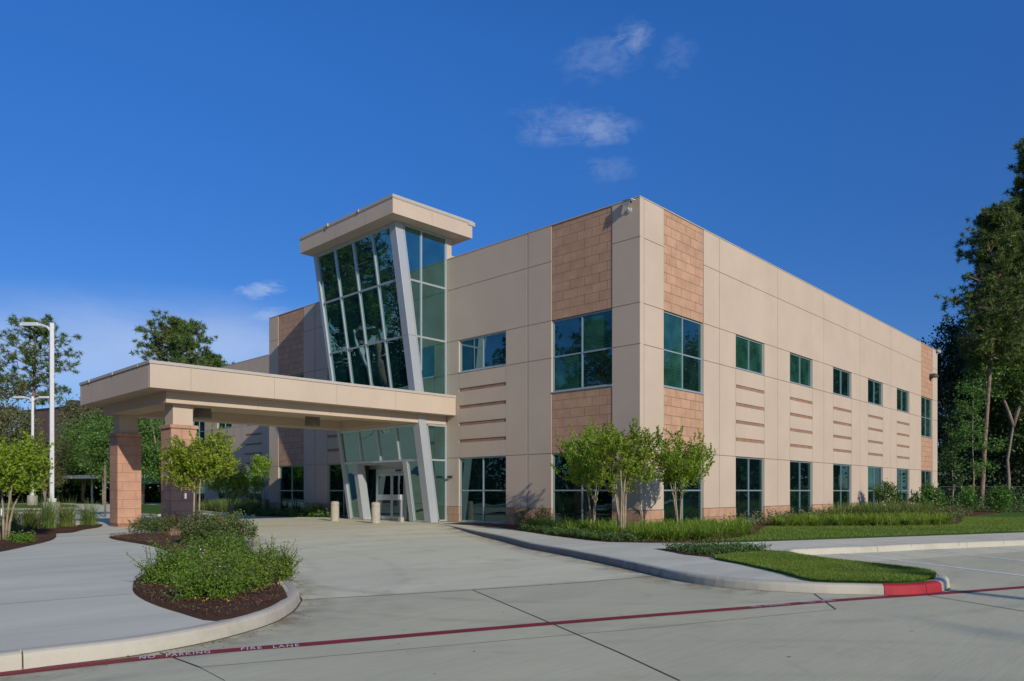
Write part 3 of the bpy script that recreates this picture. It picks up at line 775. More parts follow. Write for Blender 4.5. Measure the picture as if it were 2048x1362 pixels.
m = MB(); m.box(end - .012, -25.80, YW - .012, YW + .28, ZR, ZR + .035); m.build('wing_coping', 'coping', BLD)

# --- glass tower
ZSO = 12.63
def yf(z): return -.79 - 1.93 * (z - .15) / 12.48
Fsl = lambda u, d, z: (u, yf(z) + d, z)
XT = -10.03; XL = -16.25
TOW = empty('entrance_tower', (-13.1, -.4, .15)); TOW.parent = BLD; TOW.location = (-13.1 + 5, -.4 - 10, 0)
m = MB(); m.box(-10.46, XT + .0, -.10, .30, .15, 8.05 - .004, Fsl); m.box(-10.46, XT + .0, -.10, .30, 8.05 + .004, ZSO - .001, Fsl)
m.build('corner_column', 'clad', TOW, bevel=.008)
m = MB(); m.box(XL - .08, XL + .14, -.08, .34, .15, ZSO - .001, Fsl); m.build('leaning_column', 'clad', TOW, bevel=.008)
us = [XL + .14, -14.65, -13.2, -11.78, -10.46]
zt = [4.40, 5.70, 8.05, 10.37, 12.60]
m = MB()
m.box(us[0], us[-1], -.03, .06, 12.48, 12.62, Fsl)
for z in (8.05, 10.37, 5.75): m.box(us[0], us[-1], -.035, .06, z - .035, z + .035, Fsl)
for u in us[1:-1]:
    for a, b in ((5.785, 8.015), (8.085, 10.335), (10.405, 12.48)): m.box(u - .035, u + .035, -.05, .06, a, b, Fsl)
m.build('curtain_wall_frame', 'alum', TOW)
g = MB()
zz = [5.75, 8.05, 10.37, 12.55]
for a, b in zip(us, us[1:]):
    for c, e in zip(zz, zz[1:]):
        j = [random.uniform(-.003, .003) for _ in range(3)]
        g.quad([Fsl(a, .02 + j[0], c), Fsl(b, .02 + j[1], c), Fsl(b, .02 + j[1] + j[2], e), Fsl(a, .02 + j[0] + j[2], e)])
g.build('curtain_wall_glass', 'glass_tower', TOW, recalc=False)
# side glazing, plane x = XT
def side_glass(z0, z1, zs_, name, inner=.30):
    fr_ = MB(); gl_ = MB(); y1 = -.09
    yl = lambda z: yf(z) + inner
    fr_.box(XT - .05, XT + .015, y1, -.002, z0, z1)                                    # wall jamb
    Fz = lambda u, d, z: (u, min(yl(z) + d, y1), z)
    for z in [z0 + .05] + zs_ + [z1 - .05]:
        fr_.box(XT - .05, XT + .012, 0, 9, z - .04, z + .04, lambda u, d, z: (u, yl(z) if d == 0 else y1, z))
    edges = [z0] + zs_ + [z1]
    ym = -1.43
    for a, b in zip(edges, edges[1:]):
        # leaning frame against the column
        fr_.box(XT - .05, XT + .012, 0, .06, a + .04, b - .04, lambda u, d, z: (u, yl(z) + d, z))
        lo = max(a + .04, z_at(ym - inner - .06))
        if lo < b - .1: fr_.box(XT - .05, XT + .016, ym - .035, ym + .035, lo, b - .04)
        gl_.quad([(XT - .02, yl(a), a), (XT - .02, y1, a), (XT - .02, y1, b), (XT - .02, yl(b), b)])
    w_ = fr_.build(name, 'alum', TOW); gl_.build('pane', 'glass_tower', w_, recalc=False)
def z_at(y): return .15 - (y + .79) / 1.93 * 12.48
side_glass(5.64, ZSO - .002, [8.05, 10.37], 'side_window')
side_glass(.17, 4.40, [2.85], 'side_window')
m = MB()   # west cheek, plain panel
m.v += [(XL + .04, yf(.15) + .34, .15), (XL + .04, -.002, .15), (XL + .04, -.002, ZSO), (XL + .04, yf(ZSO) + .34, ZSO)]; m.f.append((0, 1, 2, 3)); m.m.append(0)
m.build('west_glazing', 'glass_tower', TOW, recalc=False)
m = MB(); m.box(XL, XT - .055, .0, .28, 4.4, ZSO - .002); m.box(XT - .055, XT, .0, .28, .15, ZSO - .002); m.build('tower_wall', 'stucco_canopy', TOW)
m = MB(); m.box(XL, XT, .28, 1.2, 11.2, 11.9); m.build('rear_parapet', 'stucco', TOW)
# tower roof slab
SL = [(-9.42, -3.39), (-9.31, .86), (-16.55, .92), (-16.63, -3.31)]
dS = depth_of(-9.42, -3.39); ZT = hz(393.8, dS); ZTC = hz(387.6, dS)
m = MB(); m.prism(SL, ZSO, ZT); m.build('roof_slab', 'stucco_canopy', TOW)
def offpoly(P, d):
    c = Vector((sum(p[0] for p in P) / len(P), sum(p[1] for p in P) / len(P))); out = []
    for x, y in P: out.append((x + math.copysign(d, x - c.x), y + math.copysign(d, y - c.y)))
    return out
m = MB(); m.prism(offpoly(SL, .03), ZT + .012, ZTC); m.prism(offpoly(SL, -.02), ZT - .02, ZT + .02); m.build('slab_coping', 'coping', TOW)
m = MB()
for t in (.33, .66): 
    x = SL[0][0] + (SL[3][0] - SL[0][0]) * t; m.box(x - .05, x + .05, SL[0][1] - .036, SL[0][1] + .1, ZT + .005, ZTC + .012)
m.box(-9.34, -9.275, .6, 1.0, ZT - .08, ZTC - .03)
m.build('coping_clips', 'coping', TOW)
def seams(pts, z0, z1, parent, name='fascia_seams', proud=.0015):
    mb = MB()
    for (x, y, nx_, ny_) in pts:
        tx, ty = -ny_, nx_; q = .006
        mb.quad([(x + nx_ * proud - tx * q, y + ny_ * proud - ty * q, z0), (x + nx_ * proud + tx * q, y + ny_ * proud + ty * q, z0),
                 (x + nx_ * proud + tx * q, y + ny_ * proud + ty * q, z1), (x + nx_ * proud - tx * q, y + ny_ * proud - ty * q, z1)])
    mb.build(name, 'seam', parent, recalc=False)
simple('seam', (.27, .21, .16), .9)
def on_edge(a, b, ts, n):
    return [(a[0] + (b[0] - a[0]) * t, a[1] + (b[1] - a[1]) * t, n[0], n[1]) for t in ts]
seams(on_edge(SL[0], SL[1], (.47,), (1, 0)) + on_edge(SL[0], SL[3], (.27, .58, .84), (0, -1)), ZSO + .002, ZT, TOW)

# lower glazing and entrance portal
m = MB()
m.box(us[0], us[-1], -.03, .06, 4.28, 4.395, Fsl); m.box(us[0], us[-1], -.035, .08, 2.80, 2.90, Fsl)
for u in us[1:-1]: m.box(u - .035, u + .035, -.05, .06, 2.90, 4.28, Fsl)
PJ0, PJ1 = -15.35, -11.25
for a, b in ((us[0], PJ0), (PJ1, us[-1])):
    m.box(a, b, -.03, .06, .15, .24, Fsl); m.box(a, a + .05, -.03, .06, .24, 2.8, Fsl); m.box(b - .05, b, -.03, .06, .24, 2.8, Fsl)
ef = m.build('entry_frame', 'alum', TOW)
g = MB()
for a, b in zip(us, us[1:]):
    j = random.uniform(-.004, .004); g.quad([Fsl(a, .02, 2.85), Fsl(b, .02 + j, 2.85), Fsl(b, .02 - j, 4.33), Fsl(a, .02, 4.33)])
for a, b in ((us[0], PJ0), (PJ1, us[-1])): g.quad([Fsl(a, .02, .2), Fsl(b, .02, .2), Fsl(b, .02, 2.83), Fsl(a, .02, 2.83)])
g.build('pane', 'glass_entry', ef, recalc=False)
for u0 in (PJ0, PJ1 - .30):
    m = MB(); m.box(u0, u0 + .30, -.06, .38, .15, 2.795, Fsl); m.build('portal_jamb', 'clad', TOW, bevel=.006)
YD = -.32
Fd = Ffront(YD)
dx0, dx1, dxm = fx(757, YD), fx(812, YD), fx(786, YD)
m = MB(); m.box(PJ0 + .2, PJ1 - .2, yf(2.8) + .08, YD + .1, 2.73, 2.79); m.build('portal_soffit', 'clad', TOW)
m = MB()   # storefront frame of the vestibule
m.box(PJ0, PJ1, -.04, .04, 2.56, 2.729, Fd); m.box(PJ0, dx0 - .12, -.04, .04, .15, .25, Fd)
m.box(dx0 - .12, dx0, -.06, .05, .15, 2.56, Fd); m.box(dx1, dx1 + .10, -.06, .05, .15, 2.56, Fd)
m.box(dx0, dx1, -.10, .05, 2.36, 2.56, Fd)
vf = m.build('vestibule_frame', 'alum', TOW)
g = MB(); g.quad([Fd(PJ0, .0, .2), Fd(dx0 - .1, .0, .2), Fd(dx0 - .1, .0, 2.6), Fd(PJ0, .0, 2.6)]); g.quad([Fd(dx1 + .05, .0, .15), Fd(PJ1, .0, .15), Fd(PJ1, .0, 2.6), Fd(dx1 + .05, .0, 2.6)])
g.build('pane', 'glass_entry', vf, recalc=False)
m = MB(); m.box(dx1 - .62, dx1 - .22, -.14, -.10, 2.42, 2.50, Fd); m.build('motion_sensor', 'black_plastic', vf)
for u0, u1 in ((dx0 + .01, dxm - .01), (dxm + .01, dx1 - .01)):
    m = MB()
    m.box(u0, u0 + .075, -.08, -.03, .17, 2.35, Fd); m.box(u1 - .075, u1, -.08, -.03, .17, 2.35, Fd)
    for a_, b_ in ((.17, .33), (1.08, 1.34), (2.22, 2.35)): m.box(u0 + .075, u1 - .075, -.08, -.03, a_, b_, Fd)
    d_ = m.build('sliding_door', 'alum', TOW)
    g = MB(); g.quad([Fd(u0 + .05, -.05, .3), Fd(u1 - .05, -.05, .3), Fd(u1 - .05, -.05, 2.25), Fd(u0 + .05, -.05, 2.25)]); g.build('pane', 'glass_door', d_, recalc=False)
m = MB(); m.box(PJ0 + .1, PJ1 - .1, yf(.15), YD + .1, .151, .156); m.build('threshold', 'alum', TOW)

# --- canopy
CP = [(-9.99, -12.43), (-9.42, -.02), (-16.75, -.02), (-17.07, -12.39)]
ZCB = 4.782; dC = depth_of(-9.99, -12.43); ZCT = hz(726.8, dC); ZCC = hz(719.8, dC)
CAN = empty('canopy', (0, 0, 0)); CAN.parent = BLD; CAN.location = (-13.3 + 5, -6.2 - 10, 4.6)
def shx(y): return .0457 * (y + 12.43)
Fc = lambda x, y, z: (x + shx(y), y, z)
m = MB(); m.prism([(-10.11, -12.31), (-9.55, -.02), (-16.65, -.02), (-16.95, -12.27)], ZCB, ZCT - .04); m.build('soffit', 'stucco_canopy', CAN)
for nm, q in (('fascia', 0), ('fascia', 3), ('fascia', 2)):
    a = Vector(CP[q]); b = Vector(CP[(q + 1) % 4]); t = (b - a).normalized(); n_ = Vector((-t.y, t.x))
    e = .12 if q == 3 else 0
    pts = [a + t * e, b - t * (e if q == 3 else 0), b + n_ * .12 - t * (e if q == 3 else 0), a + n_ * .12 + t * e]
    if q == 0: pts = [a, b, b + n_ * .12, a + n_ * .12]
    m = MB(); m.prism([tuple(p) for p in pts], ZCB - .002, ZCT); m.build('fascia', 'stucco_canopy', CAN)
m = MB(); m.prism([(-9.96, -12.46), (-9.39, -.02), (-16.78, -.02), (-17.10, -12.42)], ZCT + .012, ZCC); m.prism([(-10.03, -12.39), (-9.46, -.02), (-16.7, -.02), (-17.03, -12.35)], ZCT - .03, ZCT + .02)
m.build('canopy_coping', 'coping', CAN)
m = MB()
for t in (.12, .41, .70, .955):
    y = -12.43 + 12.4 * t; m.box(-9.96 - .1 + shx(y), -9.952 + shx(y), y - .012, y + .012, ZCT + .006, ZCC + .006)
for t in (.14, .475, .83): 
    x = -9.99 - 7.08 * t; m.box(x - .015, x + .015, -12.468, -12.3, ZCT + .006, ZCC + .006)
m.build('coping_clips', 'coping', CAN)
seams([(-9.99 + shx(y), y, 1, 0) for y in (-11.17, -8.29, -5.81, -3.14)] + [(x, -12.41, 0, -1.02) for x in (-11.26, -13.51, -15.7)], ZCB, ZCT, CAN, proud=.0225 if False else .003)
ZBB = 4.41
m = MB(); m.box(-11.45, -10.58, -11.72, -.05, ZBB, ZCB + .01, Fc); m.build('beam', 'stucco_canopy', CAN)
m = MB(); m.box(-16.7, -15.85, -11.72, -.05, ZBB, ZCB + .01, Fc); m.build('beam', 'stucco_canopy', CAN)
m = MB(); m.box(-15.85, -11.45, -11.72, -10.86, ZBB, ZCB + .01, Fc); m.build('beam', 'stucco_canopy', CAN)
m = MB(); m.box(-15.85, -11.45, yf(4.5) - .5, -.05, ZBB, ZCB + .01, Fc); m.build('beam', 'stucco_canopy', CAN)
seams([(-10.58 + shx(y), y, 1, 0) for y in (-8.6, -5.7, -2.9)], ZBB, ZCB, CAN, 'beam_seams', .003)
for px_, X_ in ((405.5, -12.9), (625, -12.5)):
    rr = ray(px_); tt = (X_ - CAM[0]) / rr[0]; x, y = X_, CAM[1] + rr[1] * tt; zb_ = hz(836.5 if px_ < 500 else 852.5, tt)
    m = MB(); MAT.get('fixture_tan') or simple('fixture_tan', (.17, .15, .13), .6); m.lathe(x, y, [(.28, zb_), (.31, zb_ + .01), (.31, zb_ + .23), (.29, zb_ + .24), (.29, 4.785)], 28); lt = m.build('canopy_light', 'fixture_tan', CAN, smooth=False)
for x0 in (-16.61, -11.56):
    y0 = -11.5; s = .855
    P_ = empty('pillar', (0, 0, 0)); P_.parent = BLD; P_.location = (x0 + s / 2 + 5, y0 + s / 2 - 10, 0)
    m = MB(); m.box(x0, x0 + s, y0, y0 + s, .27, 3.60); m.build('stone_shaft', 'pillar_block', P_, bevel=.01)
    m = MB(); m.box(x0 + .015, x0 + s - .015, y0 + .015, y0 + s - .015, .12, .27); m.build('footing', 'brown_base', P_)
    m = MB(); m.box(x0 - .045, x0 + s + .045, y0 - .045, y0 + s + .045, 3.60, 3.72); m.build('cap', 'block', P_, bevel=.015)
    m = MB(); m.box(x0 + .10, x0 + s - .10, y0 + .10, y0 + s - .10, 3.72, ZBB + .02); m.build('pier', 'stucco_canopy', P_)

# ------------------------------------------------------------------ fixtures and street furniture
def bollard(x, y, label):
    b = empty('bollard', (x, y, .14), label, 'bollard', 'concrete bollards at the entrance')
    r = .19
    m = MB(); m.lathe(x, y, [(r, .10), (r, .83), (r - .012, .845)], 28); m.build('post', 'aggregate', b)
    m = MB(); m.lathe(x, y, [(r - .02, .845), (r - .02, .865), (r, .872), (r, .99), (r - .02, 1.01), (r * .6, 1.035), (.02, 1.04)], 28); m.build('cap', 'aggregate', b)
bollard(-14.97, -2.49, 'left of the two stone grey bollards, standing by the left side of the glass entrance')
bollard(-11.63, -2.62, 'right of the two stone grey bollards, standing in front of the sliding doors')
x, y = -11.9, -1.05
o = empty('door_push_post', (x, y, .14), 'slim metal push-button post on a small block beside the sliding doors', 'post')
m = MB(); m.box(x - .10, x + .10, y - .10, y + .10, .12, .34); m.build('base', 'base_concrete', o, bevel=.02)
m = MB(); m.box(x - .04, x + .04, y - .04, y + .04, .34, 1.35); m.build('post', 'alum', o)
m = MB(); m.box(x - .08, x + .08, y - .12, y - .045, 1.12, 1.35); m.build('push_plate', 'lamp_metal', o)

def cctv(p, d, label, along):
    o = empty('security_camera', p, label, 'camera')
    P = Vector(p); dv = Vector(d).normalized(); al = Vector(along).normalized()
    m = MB(); m.tube([P + dv * -.02, P + dv * .04], .09, 12); m.build('wall_plate', 'lamp_metal', o)
    m = MB(); m.tube([P + dv * .03, P + dv * .09 + Vector((0, 0, .03)), P + dv * .14 + Vector((0, 0, .14))], [.03, .025, .025], 8); m.build('bracket', 'lamp_metal', o)
    c = P + dv * .17 + Vector((0, 0, .20))
    m = MB(); m.tube([c - al * .22, c - al * .215, c + al * .17, c + al * .22], [.04, .07, .07, .06], 12); m.build('housing', 'lamp_metal', o)
    m = MB(); m.tube([c + al * .222, c + al * .235], .045, 12); m.build('lens', 'black_plastic', o)
    m = MB(); s_ = al.cross(Vector((0, 0, 1))).normalized()
    a, b = c - al * .22 + Vector((0, 0, .09)), c + al * .36 + Vector((0, 0, .09))
    m.v += [tuple(a - s_ * .09), tuple(a + s_ * .09), tuple(b + s_ * .09), tuple(b - s_ * .09), tuple(a - s_ * .09 + Vector((0, 0, .02))), tuple(a + s_ * .09 + Vector((0, 0, .02))), tuple(b + s_ * .09 + Vector((0, 0, .02))), tuple(b - s_ * .09 + Vector((0, 0, .02)))]
    for q in ((0, 3, 2, 1), (4, 5, 6, 7), (0, 1, 5, 4), (1, 2, 6, 5), (2, 3, 7, 6), (3, 0, 4, 7)): m.f.append(q); m.m.append(0)
    m.build('sun_shield', 'lamp_metal', o)
cctv((-.42, 0, 11.28), (0, -1, 0), 'pale security camera on the front wall beside the near roof corner', (.95, -.30, -.25))
cctv((-.02, 38.0, 11.35), (1, 0, 0), 'small security camera at the far top end of the sunlit side wall', (.2, 1, -.2))
o = empty('wall_lamp', (0, 36.4, 9.62), 'dark dome wall lamp on the far stone band of the side wall', 'wall lamp')
m = MB(); m.box(-.03, .12, 36.18, 36.62, 9.45, 9.75); m.build('housing', 'bronze', o, bevel=.03)
m = MB(); m.lathe(.22, 36.4, [(.30, 9.50), (.31, 9.56), (.26, 9.68), (.16, 9.76), (.03, 9.79)], 18); m.build('shade', 'bronze', o)
o = empty('entry_sensor', (-9.72, 0, 2.12), 'small black box sensor on the wall right of the entrance glazing', 'sensor')
m = MB(); m.box(-9.78, -9.66, -.09, .0, 2.08, 2.17); m.build('mount', 'black_plastic', o)
m = MB(); m.tube([(-9.72, -.09, 2.13), (-9.66, -.24, 2.12)], .05, 10); m.build('head', 'black_plastic', o)

def lamp_post(x, y, H, arms, label, zb=.0, base_h=.85, base_r=.46, s=1.0, name='lamp_post'):
    o = empty(name, (x, y, zb), label, 'lamp post', 'parking lot lamp posts')
    m = MB(); m.lathe(x, y, [(base_r, zb - .1), (base_r, zb + base_h - .04), (base_r - .04, zb + base_h)], 20); m.build('base', 'base_concrete', o)
    m = MB(); w_ = .105 * s; m.box(x - w_ * 1.9, x + w_ * 1.9, y - w_ * 1.9, y + w_ * 1.9, zb + base_h, zb + base_h + .22); m.box(x - w_, x + w_, y - w_, y + w_, zb + base_h + .2, H); m.build('pole', 'lamp_metal', o, bevel=.012)
    for ax, ay in arms:
        a = Vector((ax, ay, 0)).normalized(); c = Vector((x, y, H - .25)); n_ = Vector((-a.y, a.x, 0))
        m = MB(); m.tube([c + a * .05 + Vector((0, 0, -.25)), c + a * .25 + Vector((0, 0, .0)), c + a * .55 + Vector((0, 0, .12)), c + a * .75 + Vector((0, 0, .14))], [.07, .07, .07, .07], 8); am = m.build('arm', 'lamp_metal', o)
        m = MB(); f_ = lambda u, d, z: tuple(c + a * u + n_ * d + Vector((0, 0, z)))
        m.box(.72, 1.7, -.2, .2, .04, .26, f_); m.box(1.7, 1.82, -.17, .17, .05, .22, f_); hd = m.build('lamp_head', 'lamp_metal', o, bevel=.03)
        m = MB(); m.box(.95, 1.65, -.16, .16, .0, .045, f_); m.build('lens', 'glass_door', hd)
x, y = dep(103.5, 43.5)
lamp_post(x, y, hz(645.9, 43.5), [(-RT[0], -RT[1])], 'tall near pale lamp post with a single head reaching left')
x, y = dep(65, 71)
lamp_post(x, y, hz(792.8, 71), [(-RT[0], -RT[1]), (RT[0], RT[1])], 'farther pale lamp post carrying two heads, behind the left tree', base_h=1.1, base_r=.45)
lamp_post(-46.0, -25.75, 10.2, [(.93, -.37)], 'lamp post outside the picture, mirrored in the tower glass')
lamp_post(34.5, -14.6, 10.5, [(-.5, .86)], 'lamp post beyond the right edge throwing a thin shadow')

# ------------------------------------------------------------------ vegetation
def quads(c, size, asp=.55, flat=0.0, up=None):
    """diamond leaves with centres c (n,3)"""
    n = len(c); a = RNG.normal(size=(n, 3))
    if up is not None: a = a * (1 - up) + np.array([0, 0, 1.0]) * up * np.sign(RNG.normal(size=(n, 1)) + 1.2)
    a /= np.linalg.norm(a, axis=1)[:, None] + 1e-9
    r = RNG.normal(size=(n, 3)); b = np.cross(a, r); b /= np.linalg.norm(b, axis=1)[:, None] + 1e-9
    s = (size * RNG.uniform(.65, 1.3, (n, 1)))
    a = a * s * .5; b = b * s * .5 * asp
    return np.stack([c - a, c + b * 1.0 - a * .1, c + a, c - b * 1.0 - a * .1], 1).reshape(-1, 3)
def skeleton(base, stems, attract, wob=.06, pull=.0):
    """stems: list of polylines; each attractor joined to nearest node with a curved twig. returns polylines (pts, depth)"""
    nodes = []; lines = []
    for st in stems:
        pts = [np.array(p, float) for p in st]; lines.append((pts, 0)); 
        for p in pts[max(1, len(pts) // 3):]: nodes.append((p, 0))
    A = sorted(attract, key=lambda q: np.linalg.norm(np.array(q) - base))
    NP = np.array([n[0] for n in nodes]); ND = [n[1] for n in nodes]
    for q in A:
        q = np.array(q); d = np.linalg.norm(NP - q, axis=1) + np.maximum(0, NP[:, 2] - q[2]) * 1.2 + np.array(ND) * .05
        k = int(np.argmin(d)); p = NP[k]; ln = np.linalg.norm(q - p)
        if ln < .02: continue
        ns = max(2, int(ln / .25) + 1); pts = [p]
        mid = (p + q) / 2 + np.array([0, 0, -.12 * ln]) * random.uniform(-1, 1)
        for i in range(1, ns + 1):
            t = i / ns; pt = (1 - t) ** 2 * p + 2 * t * (1 - t) * mid + t * t * q
            if i < ns: pt = pt + RNG.normal(size=3) * wob * ln * .3
            pts.append(pt)
        dd = ND[k] + 1; lines.append((pts, dd))
        NP = np.vstack([NP, np.array(pts[1:])]); ND += [dd] * (len(pts) - 1)
    return lines
def crown_pts(lobes, n, shell=.55):
    out = []
    wts = np.array([l[3] * l[4] * l[5] for l in lobes]); wts = wts / wts.sum()
    for _ in range(n):
        l = lobes[RNG.choice(len(lobes), p=wts)]
        v = RNG.normal(size=3); v /= np.linalg.norm(v); r = shell + (1 - shell) * RNG.random() ** .7 if RNG.random() < .8 else RNG.random() * .7
        out.append((l[0] + v[0] * l[3] * r, l[1] + v[1] * l[4] * r, l[2] + v[2] * l[5] * r))
    return out
def leafy_tree(name, loc, stems, lobes, nat, leaf, lsize, per, spread, bark, r0, label, cat='tree', group=None, extra=None, asp=.55, shoots=.0, shell=.55):
    T = empty(name, loc, label, cat, group); L0 = np.array(loc)
    st = [[tuple(np.array(p) + L0) for p in s] for s in stems]
    at = [tuple(np.array(p) + L0) for p in crown_pts(lobes, nat, shell)]
    lines = skeleton(L0, st, at)
    m = MB(); cen = []
    for pts, d in lines:
        if d == 0:
            k = len(pts); rad = [r0 * (1 - .62 * i / (k - 1)) for i in range(k)]
            m.tube(pts, rad, 7)
        else:
            ra = r0 * (.34 if d == 1 else .2 if d == 2 else .12); m.tube(pts, [ra * (1 - .7 * i / (len(pts) - 1)) for i in range(len(pts))], 4, cap=False)
            P = np.array(pts); kk = max(2, int(per * RNG.uniform(.6, 1.4)))
            t = RNG.random(kk) ** .6 * (len(P) - 1); i = np.minimum(t.astype(int), len(P) - 2); fr_ = (t - i)[:, None]
            c = P[i] * (1 - fr_) + P[i + 1] * fr_ + RNG.normal(size=(kk, 3)) * spread
            cen.append(c)
            if shoots and RNG.random() < shoots:      # upright feathery shoot past the twig's end
                dirn = P[-1] - P[0]; dirn = dirn / (np.linalg.norm(dirn) + 1e-9) + np.array([0, 0, .7]); dirn /= np.linalg.norm(dirn)
                ln = RNG.uniform(.2, .5) * (1 if L0[2] + 1.2 < P[-1][2] or cat == 'tree' else .62); kq = int(ln / .018)
                tt = np.linspace(0, 1, kq)[:, None]; q = P[-1] + dirn * ln * tt + RNG.normal(size=(kq, 3)) * .018
                cen.append(q); m.tube([tuple(P[-1]), tuple(P[-1] + dirn * ln)], [.006, .002], 3, cap=False)
    m.build('trunk', bark, T, smooth=True, recalc=False)
    C_ = np.concatenate(cen)
    npmesh('crown', quads(C_, lsize, asp, up=.25), 4, leaf, T)
    if extra:
        em, en, es = extra; idx = RNG.choice(len(at), en); pc = np.array(at)[idx]; pc = np.repeat(pc, 14, 0) + RNG.normal(size=(en * 14, 3)) * [.05, .05, .09]
        npmesh('blossom', quads(pc, es, .8), 4, em, T)
    return T
def myrtle_stems(h, n, lean, sp=.12):
    out = []
    for i in range(n):
        a = 2 * math.pi * i / n + random.uniform(-.4, .4); r = sp * random.uniform(.3, 1)
        p0 = (math.cos(a) * r, math.sin(a) * r, -.05); L_ = lean * random.uniform(.5, 1.1)
        out.append([p0, (math.cos(a) * (r + L_ * .12), math.sin(a) * (r + L_ * .12), h * .33), (math.cos(a) * (r + L_ * .35) + random.uniform(-.04, .04), math.sin(a) * (r + L_ * .35), h * .66), (math.cos(a) * (r + L_), math.sin(a) * (r + L_), h * 1.05)])
    return out
MG = 'crape myrtles by the building corner'
random.seed(21)
def px_lobe(T, px, py, rx, rz, dy=0.0, dd=0.0):
    """crown lobe centred where the picture shows it, at the depth of the trunk T"""
    d = depth_of(T[0], T[1]) + dd; q = dep(px, d); return (q[0] - T[0], q[1] - T[1], hz(py, d) - T[2], rx * d / F, rx * d / F, rz * d / F)
TA = (*gnd(1184.7, 1050, .38), .17); TB = (*gnd(1242.7, 1058, .38), .17); TC = (*gnd(1356, 1051, .38), .17)
leafy_tree('crape_myrtle', TA, myrtle_stems(1.5, 3, .35, .1), [px_lobe(TA, 1168, 905, 54, 44), px_lobe(TA, 1150, 945, 38, 28), px_lobe(TA, 1200, 882, 38, 36), px_lobe(TA, 1183, 960, 36, 26), px_lobe(TA, 1135, 895, 26, 22)], 280, 'leaf_myrtle_deep', .088, 16, .06, 'bark_pale', .042,
           'crape myrtle left of its two neighbours, its crown against the front stone panel', 'tree', MG, ('petal_pink', 3, .05), shoots=.3)
leafy_tree('crape_myrtle', TB, myrtle_stems(1.9, 5, .32, .12), [px_lobe(TB, 1250, 908, 62, 46), px_lobe(TB, 1288, 885, 36, 32), px_lobe(TB, 1222, 950, 46, 32), px_lobe(TB, 1275, 950, 40, 28), px_lobe(TB, 1215, 880, 34, 28)], 330, 'leaf_myrtle_deep', .088, 17, .06, 'bark_pale', .042,
           'many stemmed crape myrtle standing right before the building corner', 'tree', MG, ('petal_pink', 3, .05), shoots=.35)
leafy_tree('crape_myrtle', TC, myrtle_stems(1.6, 5, .26, .13), [px_lobe(TC, 1362, 920, 60, 42), px_lobe(TC, 1340, 886, 32, 26), px_lobe(TC, 1398, 912, 30, 38), px_lobe(TC, 1335, 952, 36, 24), px_lobe(TC, 1370, 958, 36, 20), px_lobe(TC, 1318, 925, 24, 24)], 280, 'leaf_myrtle_deep', .088, 16, .06, 'bark_pale', .04,
           'crape myrtle right of the corner, before the sunlit side wall', 'tree', MG, ('petal_pink', 4, .05), shoots=.35)
TD = (*dep(389, 21.8), .2)
leafy_tree('crape_myrtle', TD, [[(-.08, 0, -.05), (-.04, 0, .8), (.0, .0, 1.5), (-.1, 0, 2.1)], [(.1, .1, -.05), (.14, .08, .6), (.18, .08, 1.4), (.3, .1, 2.1)]],
           [px_lobe(TD, 385, 915, 56, 34), px_lobe(TD, 350, 945, 30, 22), px_lobe(TD, 420, 930, 50, 30), px_lobe(TD, 430, 890, 30, 26), px_lobe(TD, 378, 960, 44, 18), px_lobe(TD, 455, 905, 24, 18)], 340, 'leaf_myrtle', .088, 20, .065, 'bark_pale', .035,
           'yellow green crape myrtle with pale stems in the planted island, before the near pillar', 'tree', 'young myrtles in the island and beds', shoots=.45)
TE = (*gnd(8, 1081, .17), .17)
leafy_tree('crape_myrtle', TE, myrtle_stems(1.4, 4, .45, .1), [px_lobe(TE, 20, 930, 70, 45), px_lobe(TE, -40, 920, 50, 45), px_lobe(TE, 60, 905, 34, 26), px_lobe(TE, 50, 965, 40, 20)], 300, 'leaf_myrtle', .09, 21, .07, 'bark_pale', .04,
           'yellow green crape myrtle cut by the left picture edge, in the mulch bed', 'tree', 'young myrtles in the island and beds', shoots=.4)
m = MB(); p = Vector(TE); m.box(p.x + .05, p.x + .17, p.y - .1, p.y - .08, .85, 1.03); tag(m.build('plant_tag', 'tie_white'), 'white nursery tag on the stems of the left edge myrtle', 'tag')
m = MB(); p = Vector(TD); c_ = dep(370.5, 21.6); m.box(c_[0] - .05, c_[0] + .05, c_[1] - .01, c_[1] + .01, 1.28, 1.44); tag(m.build('plant_tag', 'tie_white'), 'white nursery tag hanging on the island myrtle', 'tag')
TF = (*dep(462, 39), .17)
leafy_tree('crape_myrtle', TF, myrtle_stems(1.4, 4, .4, .1), [px_lobe(TF, 462, 950, 34, 32), px_lobe(TF, 440, 965, 26, 20), px_lobe(TF, 482, 965, 22, 24), px_lobe(TF, 470, 985, 26, 14)], 170, 'leaf_myrtle', .13, 16, .09, 'bark_pale', .04,
           'small crape myrtle seen under the canopy, left of the taller bush by the wing', 'tree', 'young myrtles in the island and beds', shoots=.3)
TG = (*dep(527, 41.5), .17)
leafy_tree('crape_myrtle', TG, myrtle_stems(1.3, 4, .3, .1), [px_lobe(TG, 518, 945, 22, 34), px_lobe(TG, 506, 965, 16, 22), px_lobe(TG, 528, 930, 14, 20)], 110, 'leaf_myrtle_deep', .13, 16, .08, 'bark_pale', .04,
           'narrow crape myrtle under the canopy close to the wing corner', 'tree', 'young myrtles in the island and beds', ('petal_pink', 3, .07), shoots=.3)

def bush(name, loc, lobes, n, leaf, lsize, per, spread, label, group=None, extra=None, bark='stem', shoots=.2, cat='shrub', asp=.6, r0=.008, shell=.4):
    st = [[(random.uniform(-.1, .1), random.uniform(-.1, .1), -.02), (l[0] * .6, l[1] * .6, l[2] * .45), (l[0], l[1], l[2] * .8)] for l in lobes]
    return leafy_tree(name, loc, st, lobes, n, leaf, lsize, per, spread, bark, r0, label, cat, group, extra, asp, shoots, shell)
random.seed(5)
